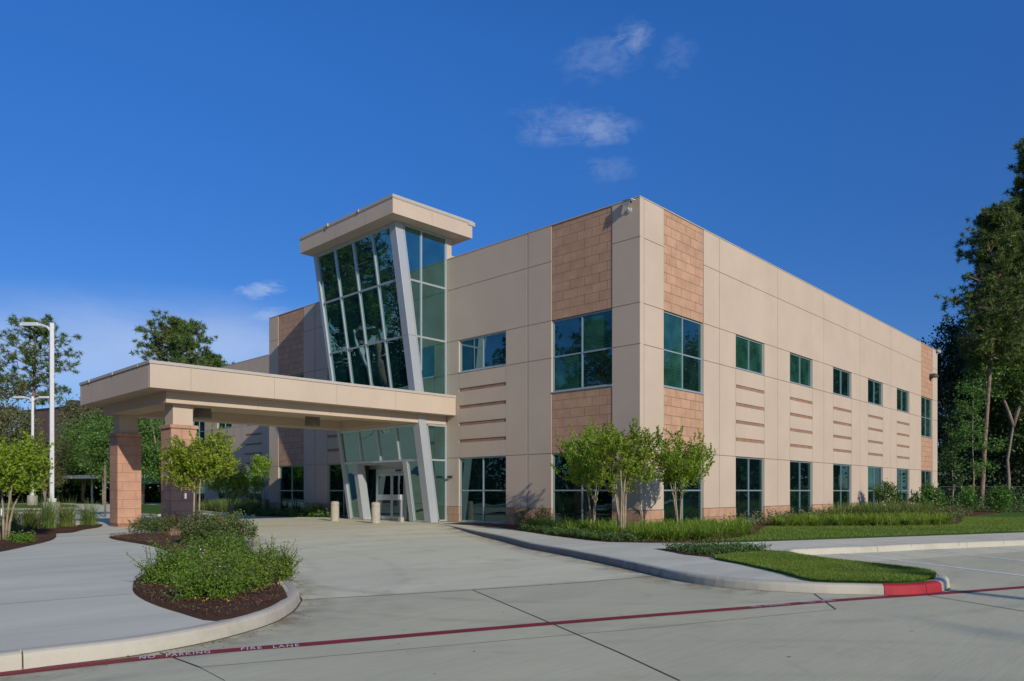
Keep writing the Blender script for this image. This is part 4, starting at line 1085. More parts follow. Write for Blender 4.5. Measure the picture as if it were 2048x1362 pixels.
# lantana mass: several separate plants
LG = 'lantana plants in the island'
for k, (px, py, rx, rz, nn, lab) in enumerate(((345, 1162, 1.0, .56, 250, 'lantana shrub at the left of the island, leaning over the flared walk'),
                                          (415, 1188, .80, .52, 240, 'lantana shrub nearest the camera, in the middle front of the island mulch'),
                                          (490, 1172, .85, .52, 250, 'lantana shrub at the right front of the island beside the kerb nose'),
                                          (540, 1152, .58, .50, 150, 'small lantana hanging over the driveway kerb on the island tip'),
                                          (440, 1140, 1.0, .72, 260, 'tall lantana in the centre of the island behind the front plants'),
                                          (395, 1138, .95, .60, 220, 'lantana before the left rose bush, behind the left front plant'),
                                          (490, 1136, .95, .60, 220, 'lantana before the right rose bush, along the driveway kerb'))):
    gx, gy = gnd(px, py, .2)
    lb = []
    for q in range(6):
        a_ = random.uniform(0, 6.28); e_ = random.uniform(.15, .62) * (q > 0); hh = rz * random.uniform(.30, .62)
        lb.append((math.cos(a_) * rx * e_, math.sin(a_) * rx * e_ * .8, hh * .5, rx * random.uniform(.22, .40), rx * random.uniform(.2, .34), hh))
    bush('lantana', (gx, gy, .18), lb, int(nn * 1.2), 'leaf_lantana', .034, 24, .034, lab, LG, ('petal_lilac', 3, .022), shoots=.7, shell=.3)
m_ = [gnd(px, py, .22) for px, py in ((395, 1200), (405, 1202), (415, 1200), (452, 1198), (523, 1185), (552, 1172))]
c = np.repeat(np.array([(x, y, .25) for x, y in m_]), 6, 0) + RNG.normal(size=(36, 3)) * [.09, .08, .02]
tag(npmesh('fallen_leaves', quads(c, .035, .6), 4, 'leaf_yellow'), 'yellow fading leaves low at the front edge of the lantana', 'leaves', kind='stuff')
RG = 'rose bushes in the island'
for (px, py, rx, nn, lab) in ((400, 1088, .75, 230, 'rose bush with red blooms left of its neighbour, behind the lantana'), (455, 1084, .85, 240, 'rose bush with red blooms beside the driveway kerb')):
    gx, gy = gnd(px, py, .2)
    bush('rose_bush', (gx, gy, .18), [(0, 0, .36, rx, rx * .8, .46), (.3, .1, .3, rx * .7, rx * .6, .36)], nn, 'leaf_rose', .05, 26, .05, lab, RG, ('petal_red', 10, .034), shoots=.2)
for (px, py, rx, nn, lab) in ((283, 1068, .45, 70, 'thin low rose bush at the far left tip of the island mulch'), (312, 1066, .5, 90, 'thin low rose bush before the gap between the pillars'), (345, 1064, .5, 110, 'low rose bush at the foot of the near pillar')):
    gx, gy = gnd(px, py, .2)
    bush('rose_bush', (gx, gy, .17), [(0, 0, .28, rx, rx, .34)], nn, 'leaf_rose', .05, 14, .06, lab, RG, ('petal_red', 2, .03), shoots=.3)

def blades(pos, n, length, width, spread=.5, segs=4, jitter=.06, droop=.9, tip=.15):
    """arching grass blades, (segs quads each)"""
    P = np.repeat(np.asarray(pos, float), n, 0); k = len(P); P[:, :2] += RNG.normal(size=(k, 2)) * jitter
    a = RNG.uniform(0, 2 * np.pi, k); L_ = length * RNG.uniform(.55, 1.15, k); out = RNG.uniform(.15, 1, k) * spread
    dx = np.cos(a); dy = np.sin(a); side_ = np.stack([-dy, dx, np.zeros(k)], 1)
    rows = []
    for s in range(segs + 1):
        t = s / segs; hor = L_ * out * (t ** 1.6) ; ver = L_ * (t - droop * out * t * t * .75)
        c = P + np.stack([dx * hor, dy * hor, np.maximum(ver, -.02)], 1)
        w_ = (width * (1 - (1 - tip) * t) * .5); rows.append((c - side_ * w_, c + side_ * w_))
    q = []
    for s in range(segs): q.append(np.stack([rows[s][0], rows[s][1], rows[s + 1][1], rows[s + 1][0]], 1))
    return np.concatenate(q, 1).reshape(-1, 3) if False else np.stack(q, 1).reshape(-1, 3)
def blade_mesh(name, verts, mat, parent=None):
    o = npmesh(name, verts, 4, mat, parent)
    bm = bmesh.new(); bm.from_mesh(o.data); bmesh.ops.remove_doubles(bm, verts=bm.verts, dist=1e-5); bm.to_mesh(o.data); bm.free(); return o
GG = 'ornamental grass clumps by the far pillar'
for i, (px, py, h, nb, lab) in enumerate(((-15, 1062, .9, 170, 'grass clump cut by the left picture edge behind the myrtle stems'), (22, 1062, .95, 200, 'dark dense grass clump right of the left edge myrtle stems'), (62, 1060, 1.0, 230, 'wide grass clump left of the upright one before the near lamp base'),
                                     (95, 1058, 1.05, 170, 'upright narrow grass clump before the near lamp base'), (132, 1055, 1.0, 230, 'grass clump fountain between the upright one and the last one'), (178, 1051, .92, 190, 'grass clump nearest the far pillar, last of the row'))):
    x, y = gnd(px, py, .16)
    T = empty('ornamental_grass', (x, y, .16), lab, 'grass clump', GG)
    blade_mesh('blades', blades([(x, y, .14)], int(nb * 1.7), h * 1.25, .019, .78 if px != 95 else .4, 5, .12, .85), 'leaf_grass', T)
x, y = gnd(40, 1084, .17); bush('low_shrub', (x, y, .16), [(0, 0, .1, .5, .35, .16)], 80, 'leaf_lantana', .05, 14, .05, 'low spreading shrub in the mulch beside the left edge myrtle', shoots=.1)
for (px, py, r, lab) in ((112, 1051, .14, 'pale rock in the mulch between two grass clumps, left one'), (155, 1049, .2, 'larger pale rock in the mulch before the last grass clump')):
    x, y = gnd(px, py, .2); bm = bmesh.new(); bmesh.ops.create_icosphere(bm, subdivisions=2, radius=r)
    for v in bm.verts: v.co *= random.uniform(.82, 1.12); v.co.z *= .45
    me = bpy.data.meshes.new('rock'); bm.to_mesh(me); bm.free(); me.materials.append(MAT['rock']); o = bpy.data.objects.new('rock', me); o.location = (x, y, .19); COL.objects.link(o); tag(o, lab, 'rock')
x, y = gnd(348, 1072, .2); T = empty('dry_tuft', (x, y, .18), 'straw coloured dry tuft in the island mulch before the roses', 'grass tuft')
leafmat('straw', (.30, .20, .11), (.45, .32, .2), .1)
blade_mesh('blades', blades([(x, y, .18)], 160, .34, .008, .7, 4, .08), 'straw', T)

# lily turf and ground cover beds (uncountable plants)
random.seed(9)
def inpoly(poly):
    def f(x, y):
        c = False; k = len(poly)
        for i in range(k):
            x1, y1 = poly[i]; x2, y2 = poly[(i + 1) % k]
            if (y1 > y) != (y2 > y) and x < (x2 - x1) * (y - y1) / (y2 - y1) + x1: c = not c
        return c
    return f
def turf_bed(poly, n, nb, length, width, mat, name, kind='stuff', spread=.75, jit=.05, z=.17):
    pts = scatter(inpoly(poly), bbox(poly), n)
    o = blade_mesh(name, blades([(x, y, z) for x, y in pts], nb, length, width, spread, 3, jit, .9, .25), mat); tag(o, kind=kind); return o
LILY1 = [(-4.2, -1.6), (-2.0, -2.9), (.3, -3.85), (1.9, -4.3), (2.6, -4.6), (3.6, -4.3), (4.25, -3.2), (4.3, -1.2), (3.7, .6), (2.9, 2.4), (2.2, 4.3), (1.2, 4.2), (.6, 2.6), (.5, .0), (-.3, -.6), (-3.5, -.8)]
turf_bed(LILY1, 260, 60, .52, .028, 'leaf_lily', 'lily_turf', spread=1.45)
LILY2 = [(1.6, 6.0), (2.7, 5.9), (5.2, 8.6), (6.2, 10.4), (6.5, 12), (6.2, 14.5), (4.8, 14.2), (3.6, 11.5), (1.9, 9.0)]
turf_bed(LILY2, 240, 54, .54, .032, 'leaf_lily', 'lily_turf', spread=1.45)
tag(bpy.data.objects['lily_turf'], 'bright strap leaved ground cover round the corner myrtles', 'ground cover')
tag(bpy.data.objects['lily_turf.001'], 'bright strap leaved ground cover along the lawn beside the side wall', 'ground cover')
def leaf_cover(poly, n, h, mat, size, name, label, sprig=16):
    pts = scatter(inpoly(poly), bbox(poly), n); c = []
    for x, y in pts:
        hh = h * random.uniform(.4, 1.2); t = RNG.random((sprig, 1)); ax = RNG.normal(size=2) * .12
        c.append(np.array([[x, y, .16]]) + np.concatenate([t * ax[0], t * ax[1], t * hh], 1) + RNG.normal(size=(sprig, 3)) * [.035, .035, .015])
    C_ = np.concatenate(c); o = npmesh(name, quads(C_, size, .6), 4, mat); tag(o, label, 'ground cover', kind='stuff'); return o
leaf_cover([(-3.2, -2.75), (-2.09, -3.25), (.1, -4.35), (1.75, -5.05), (2.54, -5.3), (3.4, -4.9), (2.6, -4.4), (1.2, -4.1), (-1.2, -3.0)], 900, .20, 'leaf_jasmine', .05, 'jasmine_cover', 'low dark ground cover along the walk edge before the bright strap leaves')
leaf_cover([(5.0, -6.45), (6.07, -7.25), (6.7, -7.4), (7.05, -6.0), (6.9, -5.3), (6.2, -5.5)], 560, .17, 'leaf_jasmine', .042, 'jasmine_cover', 'low dark ground cover in the small bed left of the lawn island')
leaf_cover([(.2, 5), (1.6, 5.2), (2.2, 7.5), (4.2, 11.5), (5.2, 14.6), (6.2, 14.8), (5.2, 20), (4.8, 26), (.3, 30)], 1500, .5, 'leaf_olive', .09, 'shrub_cover', 'mixed olive shrubs filling the bed against the side wall', 14)
WG = [(-17.2, -.2), (-18.6, -.75), (-20.2, -1.6), (-22.5, -2.1), (-30, -.3), (-44, 3.0), (-48, 5.3), (-26.3, 5.3), (-26.0, -.3)]
leaf_cover(WG, 3000, .40, 'leaf_jasmine', .10, 'shrub_cover', 'dark ground cover in the bed before the set back wing', 12)
turf_bed([(-25, -1.6), (-30, -.4), (-38, 1.4), (-38, 4.5), (-27, 3.0)], 260, 30, .95, .035, 'leaf_grass', 'meadow_grass', z=.15)
tag(bpy.data.objects['meadow_grass'], 'tall yellow green grasses in the bed before the set back wing', 'grass')
turf_bed([(2.2, 10.2), (3.6, 12.2), (4.6, 15.5), (4.4, 20), (2.4, 18), (1.8, 12)], 150, 34, .95, .03, 'leaf_grass', 'meadow_grass', z=.15)
tag(bpy.data.objects['meadow_grass.001'], 'tall soft grasses behind the strap leaves by the side wall', 'grass')
x, y = gnd(1035, 1052, .2)
for px, w_, lab in ((1032, .45, 'dark twiggy low shrub at the wall, left of the bright ground cover'), (1075, .5, 'dark twiggy low shrub below the double wall joint')):
    x, y = gnd(px, 1053, .2); bush('low_shrub', (x, y + .4, .16), [(0, 0, .32, w_, w_ * .7, .36)], 90, 'leaf_rose', .05, 9, .08, lab, 'dark low shrubs at the front wall', shoots=.3)
x, y = gnd(629, 1032, .2); bush('low_shrub', (x, y, .16), [(0, 0, .3, .6, .5, .35)], 70, 'leaf_lantana', .09, 10, .08, 'sunlit low shrub left of the left bollard', shoots=.3)
# turf blades
def turf(poly, n, name, label, h=.05):
    f = inpoly(poly); pts = []; bb = bbox(poly)
    while len(pts) < n:
        q = RNG.uniform([bb[0], bb[2]], [bb[1], bb[3]], (4000, 2)); pts += [tuple(p) for p in q if f(*p)]
    P = np.array(pts[:n]); P = np.concatenate([P, np.full((n, 1), .185)], 1); a = RNG.uniform(0, 2 * np.pi, n); hh = h * RNG.uniform(.5, 1.3, n)
    d = np.stack([np.cos(a), np.sin(a), np.zeros(n)], 1); s_ = .006 if n > 30000 else .01
    tip = P + d * (hh * .5)[:, None]; tip[:, 2] += hh
    sd_ = np.stack([-d[:, 1], d[:, 0], d[:, 2]], 1) * s_
    o = npmesh(name, np.stack([P - sd_, P + sd_, tip], 1).reshape(-1, 3), 3, 'turf'); tag(o, label, 'grass', kind='stuff')
turf(LAWN_I, 60000, 'turf_grass', 'mown grass on the rounded island behind the red kerb', .036)
turf([p for p in LAWN_1 if p[1] < 30 or True], 60000, 'turf_grass', 'mown lawn between the side bed and the sidewalk', .07)
# mulch chips
def chips(poly, n, z, size):
    f = inpoly(poly); pts = scatter(f, bbox(poly), n)
    return np.array([(x, y, z + random.uniform(-.015, .03)) for x, y in pts]), size
c1, _ = chips(BED_I, 15000, .215, .04); c2, _ = chips(BED_L, 5000, .2, .05); c3, _ = chips(BED_1[:9] + [(4.6, -2.6), (0, -1), (-8.9, -.3)], 3500, .195, .05)
o = npmesh('mulch_chips', quads(np.concatenate([c1, c2, c3]), .042, .2, up=0), 4, 'chips'); tag(o, 'loose brown bark chips lying on the planting beds', 'mulch', kind='stuff')
# stray leaves and grit on the paving
pts = []
for path, n in ((KR[:26], 150), (KL[10:60], 160)):
    for _ in range(n):
        i = random.randrange(len(path) - 1); t = random.random(); a, b = path[i], path[i + 1]
        x = a[0] + (b[0] - a[0]) * t; y = a[1] + (b[1] - a[1]) * t; tv = Vector((b[0] - a[0], b[1] - a[1])).normalized(); off = abs(random.gauss(.05, .18))
        x += tv.y * off; y -= tv.x * off; pts.append((x, y, roadz(x, y) + .008))
for _ in range(110):
    x = random.uniform(-8, 13); y = random.uniform(-17, -7); pts.append((x, y, roadz(x, y) + .165 if False else roadz(x, y) + .008))
q = quads(np.array(pts), .035, .6); q[:, 2] = q[:, 2] * .15 + np.repeat(np.array(pts)[:, 2], 4) * .85
o = npmesh('leaf_litter', q, 4, 'chips'); tag(o, 'scattered dry leaves and grit lying along the kerbs', 'litter', kind='stuff')

# ---- big trees ----------------------------------------------------------------
def pine(name, loc, H, trunk_path, crown0, rmax, nbr, label, group, r0=.22, clump=.42, seed=1, needles=26, prof=None):
    global RNG
    RNG = np.random.default_rng(seed); random.seed(seed)
    T = empty(name, loc, label, 'tree', group); L0 = np.array(loc)
    m = MB(); tp = np.array(trunk_path, float)
    def at(t):
        k = t * (len(tp) - 1); i = min(int(k), len(tp) - 2); return tp[i] * (1 - (k - i)) + tp[i + 1] * (k - i)
    m.tube([tuple(at(i / 14) * [1, 1, H] + L0) for i in range(15)], [r0 * (1 - .8 * (i / 14) ** 1.2) for i in range(15)], 8)
    cl = []
    for b in range(nbr):
        f = (b + random.random()) / nbr; t = crown0 + (1 - crown0) * f
        p = at(t) * [1, 1, H] + L0; a = b * 2.4 + random.uniform(-.5, .5)
        w_ = (prof(f) if prof else (math.sin(math.pi * (f * .82 + .16)) ** .8)); ln = rmax * w_ * random.uniform(.5, 1.12) + .25
        rise = random.uniform(-.15, .35) + .35 * f; pts = [p]; n = 5
        for i in range(1, n + 1):
            s = i / n; q = p + np.array([math.cos(a) * ln * s, math.sin(a) * ln * s, ln * (rise * s + .15 * s * s)]) + RNG.normal(size=3) * .05 * ln; pts.append(q)
        m.tube([tuple(q) for q in pts], [r0 * .28 * (1 - .8 * i / n) for i in range(n + 1)], 5, cap=False)
        for i in range(2, n + 1):
            for _ in range(3 if i < n else 4):
                e = pts[i] + RNG.normal(size=3) * [.13 * ln + .12, .13 * ln + .12, .07 * ln + .08]
                m.tube([tuple(pts[i - 1]), tuple(e)], [.02, .01], 3, cap=False); cl.append(e)
                if random.random() < .5: cl.append(e + RNG.normal(size=3) * .3)
    m.build('trunk', 'bark_pine', T, smooth=True, recalc=False)
    C_ = np.array(cl); n = len(C_); k = needles
    c = np.repeat(C_, k, 0); d = RNG.normal(size=(n * k, 3)); d[:, 2] += .35; d /= np.linalg.norm(d, axis=1)[:, None]
    r = RNG.normal(size=d.shape); s_ = np.cross(d, r); s_ /= np.linalg.norm(s_, axis=1)[:, None]
    ln = clump * RNG.uniform(.5, 1.1, (n * k, 1)); w_ = .030 * clump / .42
    V = np.stack([c + d * ln * .12 - s_ * w_, c + d * ln * .12 + s_ * w_, c + d * ln], 1).reshape(-1, 3)
    npmesh('crown', V, 3, 'needles', T)
    return T
PG = 'tall pines behind the lawn'
def bigtree(name, loc, H, R_, label, group, leaf='leaf_oak', lsize=.28, nat=260, per=26, spread=.32, bark='bark_grey', low=.25, seed=1, r0=.2, fork=3, asp=.6):
    global RNG
    RNG = np.random.default_rng(seed); random.seed(seed)
    lobes = []
    for i in range(9):
        a = 2.4 * i; f = random.random(); rr = R_ * random.uniform(.35, .62)
        lobes.append((math.cos(a) * R_ * random.uniform(.15, .6), math.sin(a) * R_ * random.uniform(.15, .6), H * (low + (1 - low) * (.25 + .62 * i / 9)), rr, rr, rr * random.uniform(.5, .8)))
    lobes.append((0, 0, H * .9, R_ * .42, R_ * .42, H * .1))
    st = []
    for i in range(fork):
        a = 2 * math.pi * i / fork + seed; b = R_ * .35 * (i > 0)
        st.append([(0, 0, -.1), (.05 * math.cos(a), .05 * math.sin(a), H * low * .9), (b * math.cos(a) * .6, b * math.sin(a) * .6, H * .55), (b * math.cos(a), b * math.sin(a), H * .85)])
    return leafy_tree(name, loc, st, lobes, nat, leaf, lsize, per, spread, bark, r0, label, 'tree', group, None, asp, 0, .5)
def place(proto, loc, s, rz, label, group=None, sz=None):
    c = copy_tree(proto); c.location = loc; c.rotation_euler = (0, 0, rz); c.scale = (s, s, sz or s); c['label'] = label
    if group: c['group'] = group
    return c

# right: the named trunks of the photograph
x, y = dep(1962, 56); top = dep(1992, 56); dx, dy = top[0] - x, top[1] - y
pine('pine_tree', (x, y, .15), 22.6, [(0, 0, 0), (dx * .28, dy * .28, .25), (dx * .65, dy * .65, .5), (dx * .95, dy * .95, .75), (dx * 1.05, dy * 1.05, 1)], .50, 2.9, 90, 'slim tall pine with a bare pale trunk, nearest the side wall', PG, .19, .44, 4, 32,
     prof=lambda f: .6 + 1.3 * f if f < .32 else 1.02 - 1.15 * (f - .32))
x, y = dep(2084, 60)
pine('pine_tree', (x, y, .15), 30.0, [(0, 0, 0), (-.1, .1, .4), (.05, 0, .7), (.0, .0, 1)], .38, 4.0, 150, 'tallest pine, cut by the right picture edge', PG, .24, .5, 8, 34, prof=lambda f: 1.0 - .78 * f ** 1.3)
x, y = dep(2030, 66)
pine('pine_tree', (x, y, .15), 25, [(0, 0, 0), (.1, .1, .4), (.2, 0, .7), (.3, .0, 1)], .4, 3.0, 110, 'pine with a dark trunk standing between the slim pine and the tallest one', PG, .2, .48, 12, 32, prof=lambda f: .95 - .5 * f)
x, y = dep(1997, 70)
pine('pine_tree', (x, y, .15), 20, [(0, 0, 0), (.1, .1, .4), (0, 0, .7), (0, .0, 1)], .35, 3.0, 90, 'shorter pine in the shade behind the others', PG, .26, .45, 15)
x, y = dep(1946, 55)
leafy_tree('slender_tree', (x, y, .15), [[(0, 0, -.1), (.05, 0, 2.4), (-.05, 0, 5.4), (.05, 0, 9.6)]], [(0, 0, 8.6, 1.2, 1.2, 1.6), (-.5, -.2, 6.4, 1.6, 1.4, 1.2), (.6, 0, 4.9, 1.6, 1.4, .7), (.2, 0, 3.2, 1.8, 1.7, .6), (-.7, 0, 7.6, 1.0, 1.0, .9)], 230, 'leaf_broad', .17, 15, .16, 'bark_pale', .06,
           'thin young tree with a pale trunk just left of the slim pine', 'tree', 'slender understorey trees', shell=.5)
x, y = dep(1905, 57)
leafy_tree('slender_tree', (x, y, .15), [[(0, 0, -.1), (.05, 0, 1.6), (-.05, 0, 3.4), (.05, 0, 5.6)]], [(0, 0, 4.9, .9, .9, 1.0), (-.3, -.2, 3.6, 1.0, 1.0, .6), (.4, 0, 5.8, 1.0, 1.0, .6), (.6, 0, 2.4, .8, .8, .4)], 110, 'leaf_broad', .17, 14, .15, 'bark_pale', .06,
           'thin pale trunked tree beside the far end of the side wall', 'tree', 'slender understorey trees', shell=.5)
x, y = dep(2016, 58)
u2 = lambda r, z: (RT[0] * r, RT[1] * r, z)
leafy_tree('crooked_tree', (x, y, .15), [[u2(0, -.1), u2(.05, 2.4), u2(-.05, 3.8), u2(.35, 6.2), u2(.4, 6.6)], [u2(.4, 6.5), u2(.95, 8.2), u2(1.4, 9.5), u2(1.7, 11.3)], [u2(.4, 6.5), u2(.0, 7.8), u2(-.5, 9.0), u2(-.7, 10.9)]],
           [(*u2(.6, 11.0), 2.9, 2.6, 2.0), (*u2(-1.4, 10.6), 1.9, 1.7, 1.9), (*u2(2.0, 9.6), 1.9, 1.8, 1.7), (*u2(-.6, 13.6), 2.0, 1.8, 1.2)], 420, 'leaf_broad', .22, 26, .24, 'bark_grey', .16,
           'broadleaf tree with a crooked forked grey trunk and bright foliage, near the right edge', 'tree', None, shell=.5)
G2 = 'small planted trees at the lawn edge'
x, y = dep(1935, 47); T = leafy_tree('sapling', (x, y, .15), [[(0, 0, -.05), (0, 0, .5), (0, 0, 1.3)]], [(0, 0, 1.0, .55, .55, .75)], 110, 'leaf_broad', .12, 16, .09, 'bark_grey', .03, 'small leafy sapling tied to a white stake, nearer the side wall', 'sapling', G2)
m = MB(); m.box(x - .35, x - .31, y, y + .04, .1, 1.85); m.build('stake', 'tie_white', T)
x, y = dep(1999, 46); leafy_tree('sapling', (x, y, .15), [[(0, 0, -.05), (0, 0, .5), (0, 0, 1.2)]], [(0, 0, .85, .75, .7, .75), (.3, .1, 1.3, .45, .45, .4)], 140, 'leaf_broad', .13, 16, .1, 'bark_grey', .03, 'bushy sapling right of the slim pine trunk at the lawn edge', 'sapling', G2)
x, y = dep(1773, 40); leafy_tree('sapling', (x, y, .15), [[(0, 0, -.05), (0, 0, .6), (0, 0, 1.4)]], [(0, 0, 1.35, .62, .62, .6), (.3, .1, .8, .5, .5, .5)], 120, 'leaf_broad', .12, 15, .09, 'bark_grey', .03, 'leafy sapling against the side wall windows, left of the fuller bush', 'sapling', G2)
x, y = dep(1855, 39); leafy_tree('sapling', (x, y, .15), [[(0, 0, -.05), (0, 0, .5), (0, 0, 1.2)]], [(0, 0, .9, .9, .9, .65), (.1, .1, 1.35, .5, .5, .45)], 190, 'leaf_broad', .12, 16, .1, 'bark_grey', .03, 'full bushy sapling at the far end of the side wall bed', 'sapling', G2)

# prototype woods
WR = 'woodland trees behind the right lawn'
pA = bigtree('woodland_tree', (*dep(1912, 66), .1), 17.5, 4.6, 'dark broadleaf tree rising just beyond the far end of the side wall', WR, 'leaf_dark', .26, 330, 30, .35, low=.12, seed=31)
pB = bigtree('woodland_tree', (*dep(2040, 66), .1), 16.0, 4.8, 'green broadleaf tree behind the crooked trunk', WR, 'leaf_oak', .28, 330, 30, .35, low=.12, seed=32)
random.seed(77)
spots = [(1930, 74, 1.0, 'A', 'dark tree behind the slim young trunks'), (1975, 70, .95, 'B', 'tree filling the gap left of the shaded pine trunk'), (2010, 78, 1.1, 'A', 'dark tree deep in the wood behind the crooked trunk'),
         (2070, 74, 1.1, 'A', 'dark tree at the right picture edge'), (1895, 82, .9, 'B', 'tree low beside the far wall corner, deeper in'), (1955, 90, 1.15, 'B', 'deep wood tree showing between the slim pine and its left neighbour'),
         (2100, 60, 1.0, 'B', 'tree leaning in from beyond the right edge'), (2045, 92, 1.2, 'B', 'deep wood tree beneath the tallest pine')]
for px, d, s, k, lab in spots: place(pA if k == 'A' else pB, (*dep(px, d), .1), s, random.uniform(0, 6), lab, WR)
# understorey mass
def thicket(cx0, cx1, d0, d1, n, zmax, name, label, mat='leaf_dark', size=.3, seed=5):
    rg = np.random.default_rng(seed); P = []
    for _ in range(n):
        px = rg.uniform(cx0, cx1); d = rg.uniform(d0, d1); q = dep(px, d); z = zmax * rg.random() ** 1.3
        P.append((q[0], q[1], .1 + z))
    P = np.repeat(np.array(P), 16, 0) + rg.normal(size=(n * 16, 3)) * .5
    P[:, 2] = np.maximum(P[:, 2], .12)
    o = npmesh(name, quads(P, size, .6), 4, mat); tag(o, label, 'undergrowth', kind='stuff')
m = MB(); m.prism([(5.0, 21.15), (11, 23.05), (17.2, 25.05), (23, 38), (5.0, 34)], .12, .178); tag(m.build('grass_verge', 'lawn'), kind='structure')
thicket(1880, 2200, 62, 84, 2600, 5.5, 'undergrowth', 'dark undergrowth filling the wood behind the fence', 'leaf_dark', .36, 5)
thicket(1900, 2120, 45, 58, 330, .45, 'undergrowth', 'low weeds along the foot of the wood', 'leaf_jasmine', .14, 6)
# chain link fence along the wood
FA = Vector(dep(1880, 61)); FB = Vector(dep(2150, 61)); FL = (FB - FA).length; ft = (FB - FA).normalized()
fe = empty('chain_link_fence', (FA.x, FA.y, .1), 'low dark chain link fence along the foot of the wood', 'fence')
Ff = lambda u, d, z: (FA.x + ft.x * u - ft.y * d, FA.y + ft.y * u + ft.x * d, z)
n = int(FL / 2.6)
for i in range(n + 1):
    m = MB(); m.tube([Ff(i * 2.6, 0, .05), Ff(i * 2.6, 0, 1.95)], .035, 6); m.build('post', 'fence_metal', fe)
m = MB(); m.tube([Ff(0, 0, 1.88), Ff(n * 2.6, 0, 1.88)], .024, 6); m.build('top_rail', 'fence_metal', fe)
m = MB(); u = 0
while u < n * 2.6 - 1.7:
    for a, b in ((u, u + 1.7), (u + 1.7, u)): m.tube([Ff(a, 0, .15), Ff(b, 0, 1.85)], .0035, 3, cap=False)
    u += .17
m.build('wire_mesh', 'fence_metal', fe)

# left: background
LGR = 'trees beyond the left parking lot'
x, y = dep(66, 118)
pine('pine_tree', (x, y, .1), 28.5, [(0, 0, 0), (.2, 0, .4), (.9, 0, .7), (1.2, .0, 1)], .50, 6.0, 34, 'lone irregular pine above the far left lamp post', LGR, .42, .8, 23, 24)
x, y = dep(356, 112)
pine('pine_tree', (x, y, .1), 27.0, [(0, 0, 0), (.2, 0, .4), (0, 0, .7), (0, .0, 1)], .58, 5.4, 50, 'rounded pine rising over the canopy roof, left one of the pair', LGR, .45, .8, 24, 30)
x, y = dep(425, 118)
pine('pine_tree', (x, y, .1), 22.8, [(0, 0, 0), (.2, 0, .4), (0, 0, .7), (0, .0, 1)], .62, 4.0, 26, 'shorter pine over the canopy roof beside the wing parapet', LGR, .4, .8, 25, 26)
pC = bigtree('oak_tree', (*dep(-55, 100), .1), 22.0, 6.5, 'dark oak at the left picture edge', LGR, 'leaf_olive', .36, 340, 26, .5, low=.2, seed=41)
pD = bigtree('oak_tree', (*dep(208, 80), .1), 10.5, 4.0, 'bright green tree just left of the far pillar', LGR, 'leaf_broad', .28, 330, 28, .36, low=.1, seed=42)
pE = bigtree('oak_tree', (*dep(5, 92), .1), 12.5, 4.8, 'olive tree behind the far lamp post', LGR, 'leaf_olive', .3, 330, 28, .4, low=.1, seed=43)
random.seed(78)
for px, d, s, k, lab in ((-120, 90, .95, 'C', 'oak leaning in past the left picture edge'), (166, 92, .86, 'D', 'green tree at the right corner of the brown building'),
                         (238, 88, 1.0, 'E', 'tree behind the far pillar'), (285, 84, 1.12, 'D', 'green tree seen between the two pillars'), (320, 96, 1.15, 'E', 'olive tree behind the near pillar'), (330, 80, .9, 'D', 'tree low behind the near pillar'),
                         (20, 84, .8, 'D', 'low green tree behind the left edge myrtle'), (-10, 82, .85, 'E', 'low olive tree at the left picture edge'), (360, 104, 1.2, 'E', 'tree under the pine pair beyond the wing'), (210, 102, 1.15, 'E', 'deeper olive tree left of the far pillar'),
                         (90, 84, .62, 'E', 'small olive tree between the two lamp poles')):
    place({'C': pC, 'D': pD, 'E': pE}[k], (*dep(px, d), .1), s, random.uniform(0, 6), lab, LGR)
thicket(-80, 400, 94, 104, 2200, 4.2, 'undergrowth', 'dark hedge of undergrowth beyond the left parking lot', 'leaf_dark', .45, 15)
TH = (*gnd(210, 1033, .05), .1)
leafy_tree('street_tree', TH, [[(0, 0, -.1), (.02, 0, 1.2), (0, 0, 2.4), (0, 0, 4)]], [(0, 0, 4.0, 1.3, 1.3, .9), (-.7, -.3, 3.4, .9, .9, .6), (-.4, -.3, 4.8, .9, .9, .6), (.5, 0, 4.6, .9, .9, .7)], 260, 'leaf_broad', .14, 18, .13, 'bark_grey', .065,
           'green tree with a slim dark trunk right behind the far pillar edge', 'tree', LGR)
# distant brown building
A = Vector(dep(40, 112)); B = Vector(dep(166, 104)); t = (B - A).normalized(); n_ = Vector((-t.y, t.x)); Lb = (B - A).length
ob = empty('brown_building', (A.x, A.y, 0), 'plain dark brown block building half hidden by the left trees', 'building')
Fb = lambda u, d, z: (A.x + t.x * u + n_.x * d, A.y + t.y * u + n_.y * d, z)
m = MB(); m.box(0, Lb, 0, 14, -.05, 13.6, Fb); m.build('wall', 'dark_block', ob)
m = MB(); m.box(-.1, Lb + .1, -.1, 14.1, 13.6, 13.85, Fb); m.build('coping', 'bronze', ob)
m = MB(); m.box(Lb * .64, Lb * .64 + 1.6, 1, 2.6, 13.9, 14.9, Fb); m.build('roof_unit', 'bronze', ob)
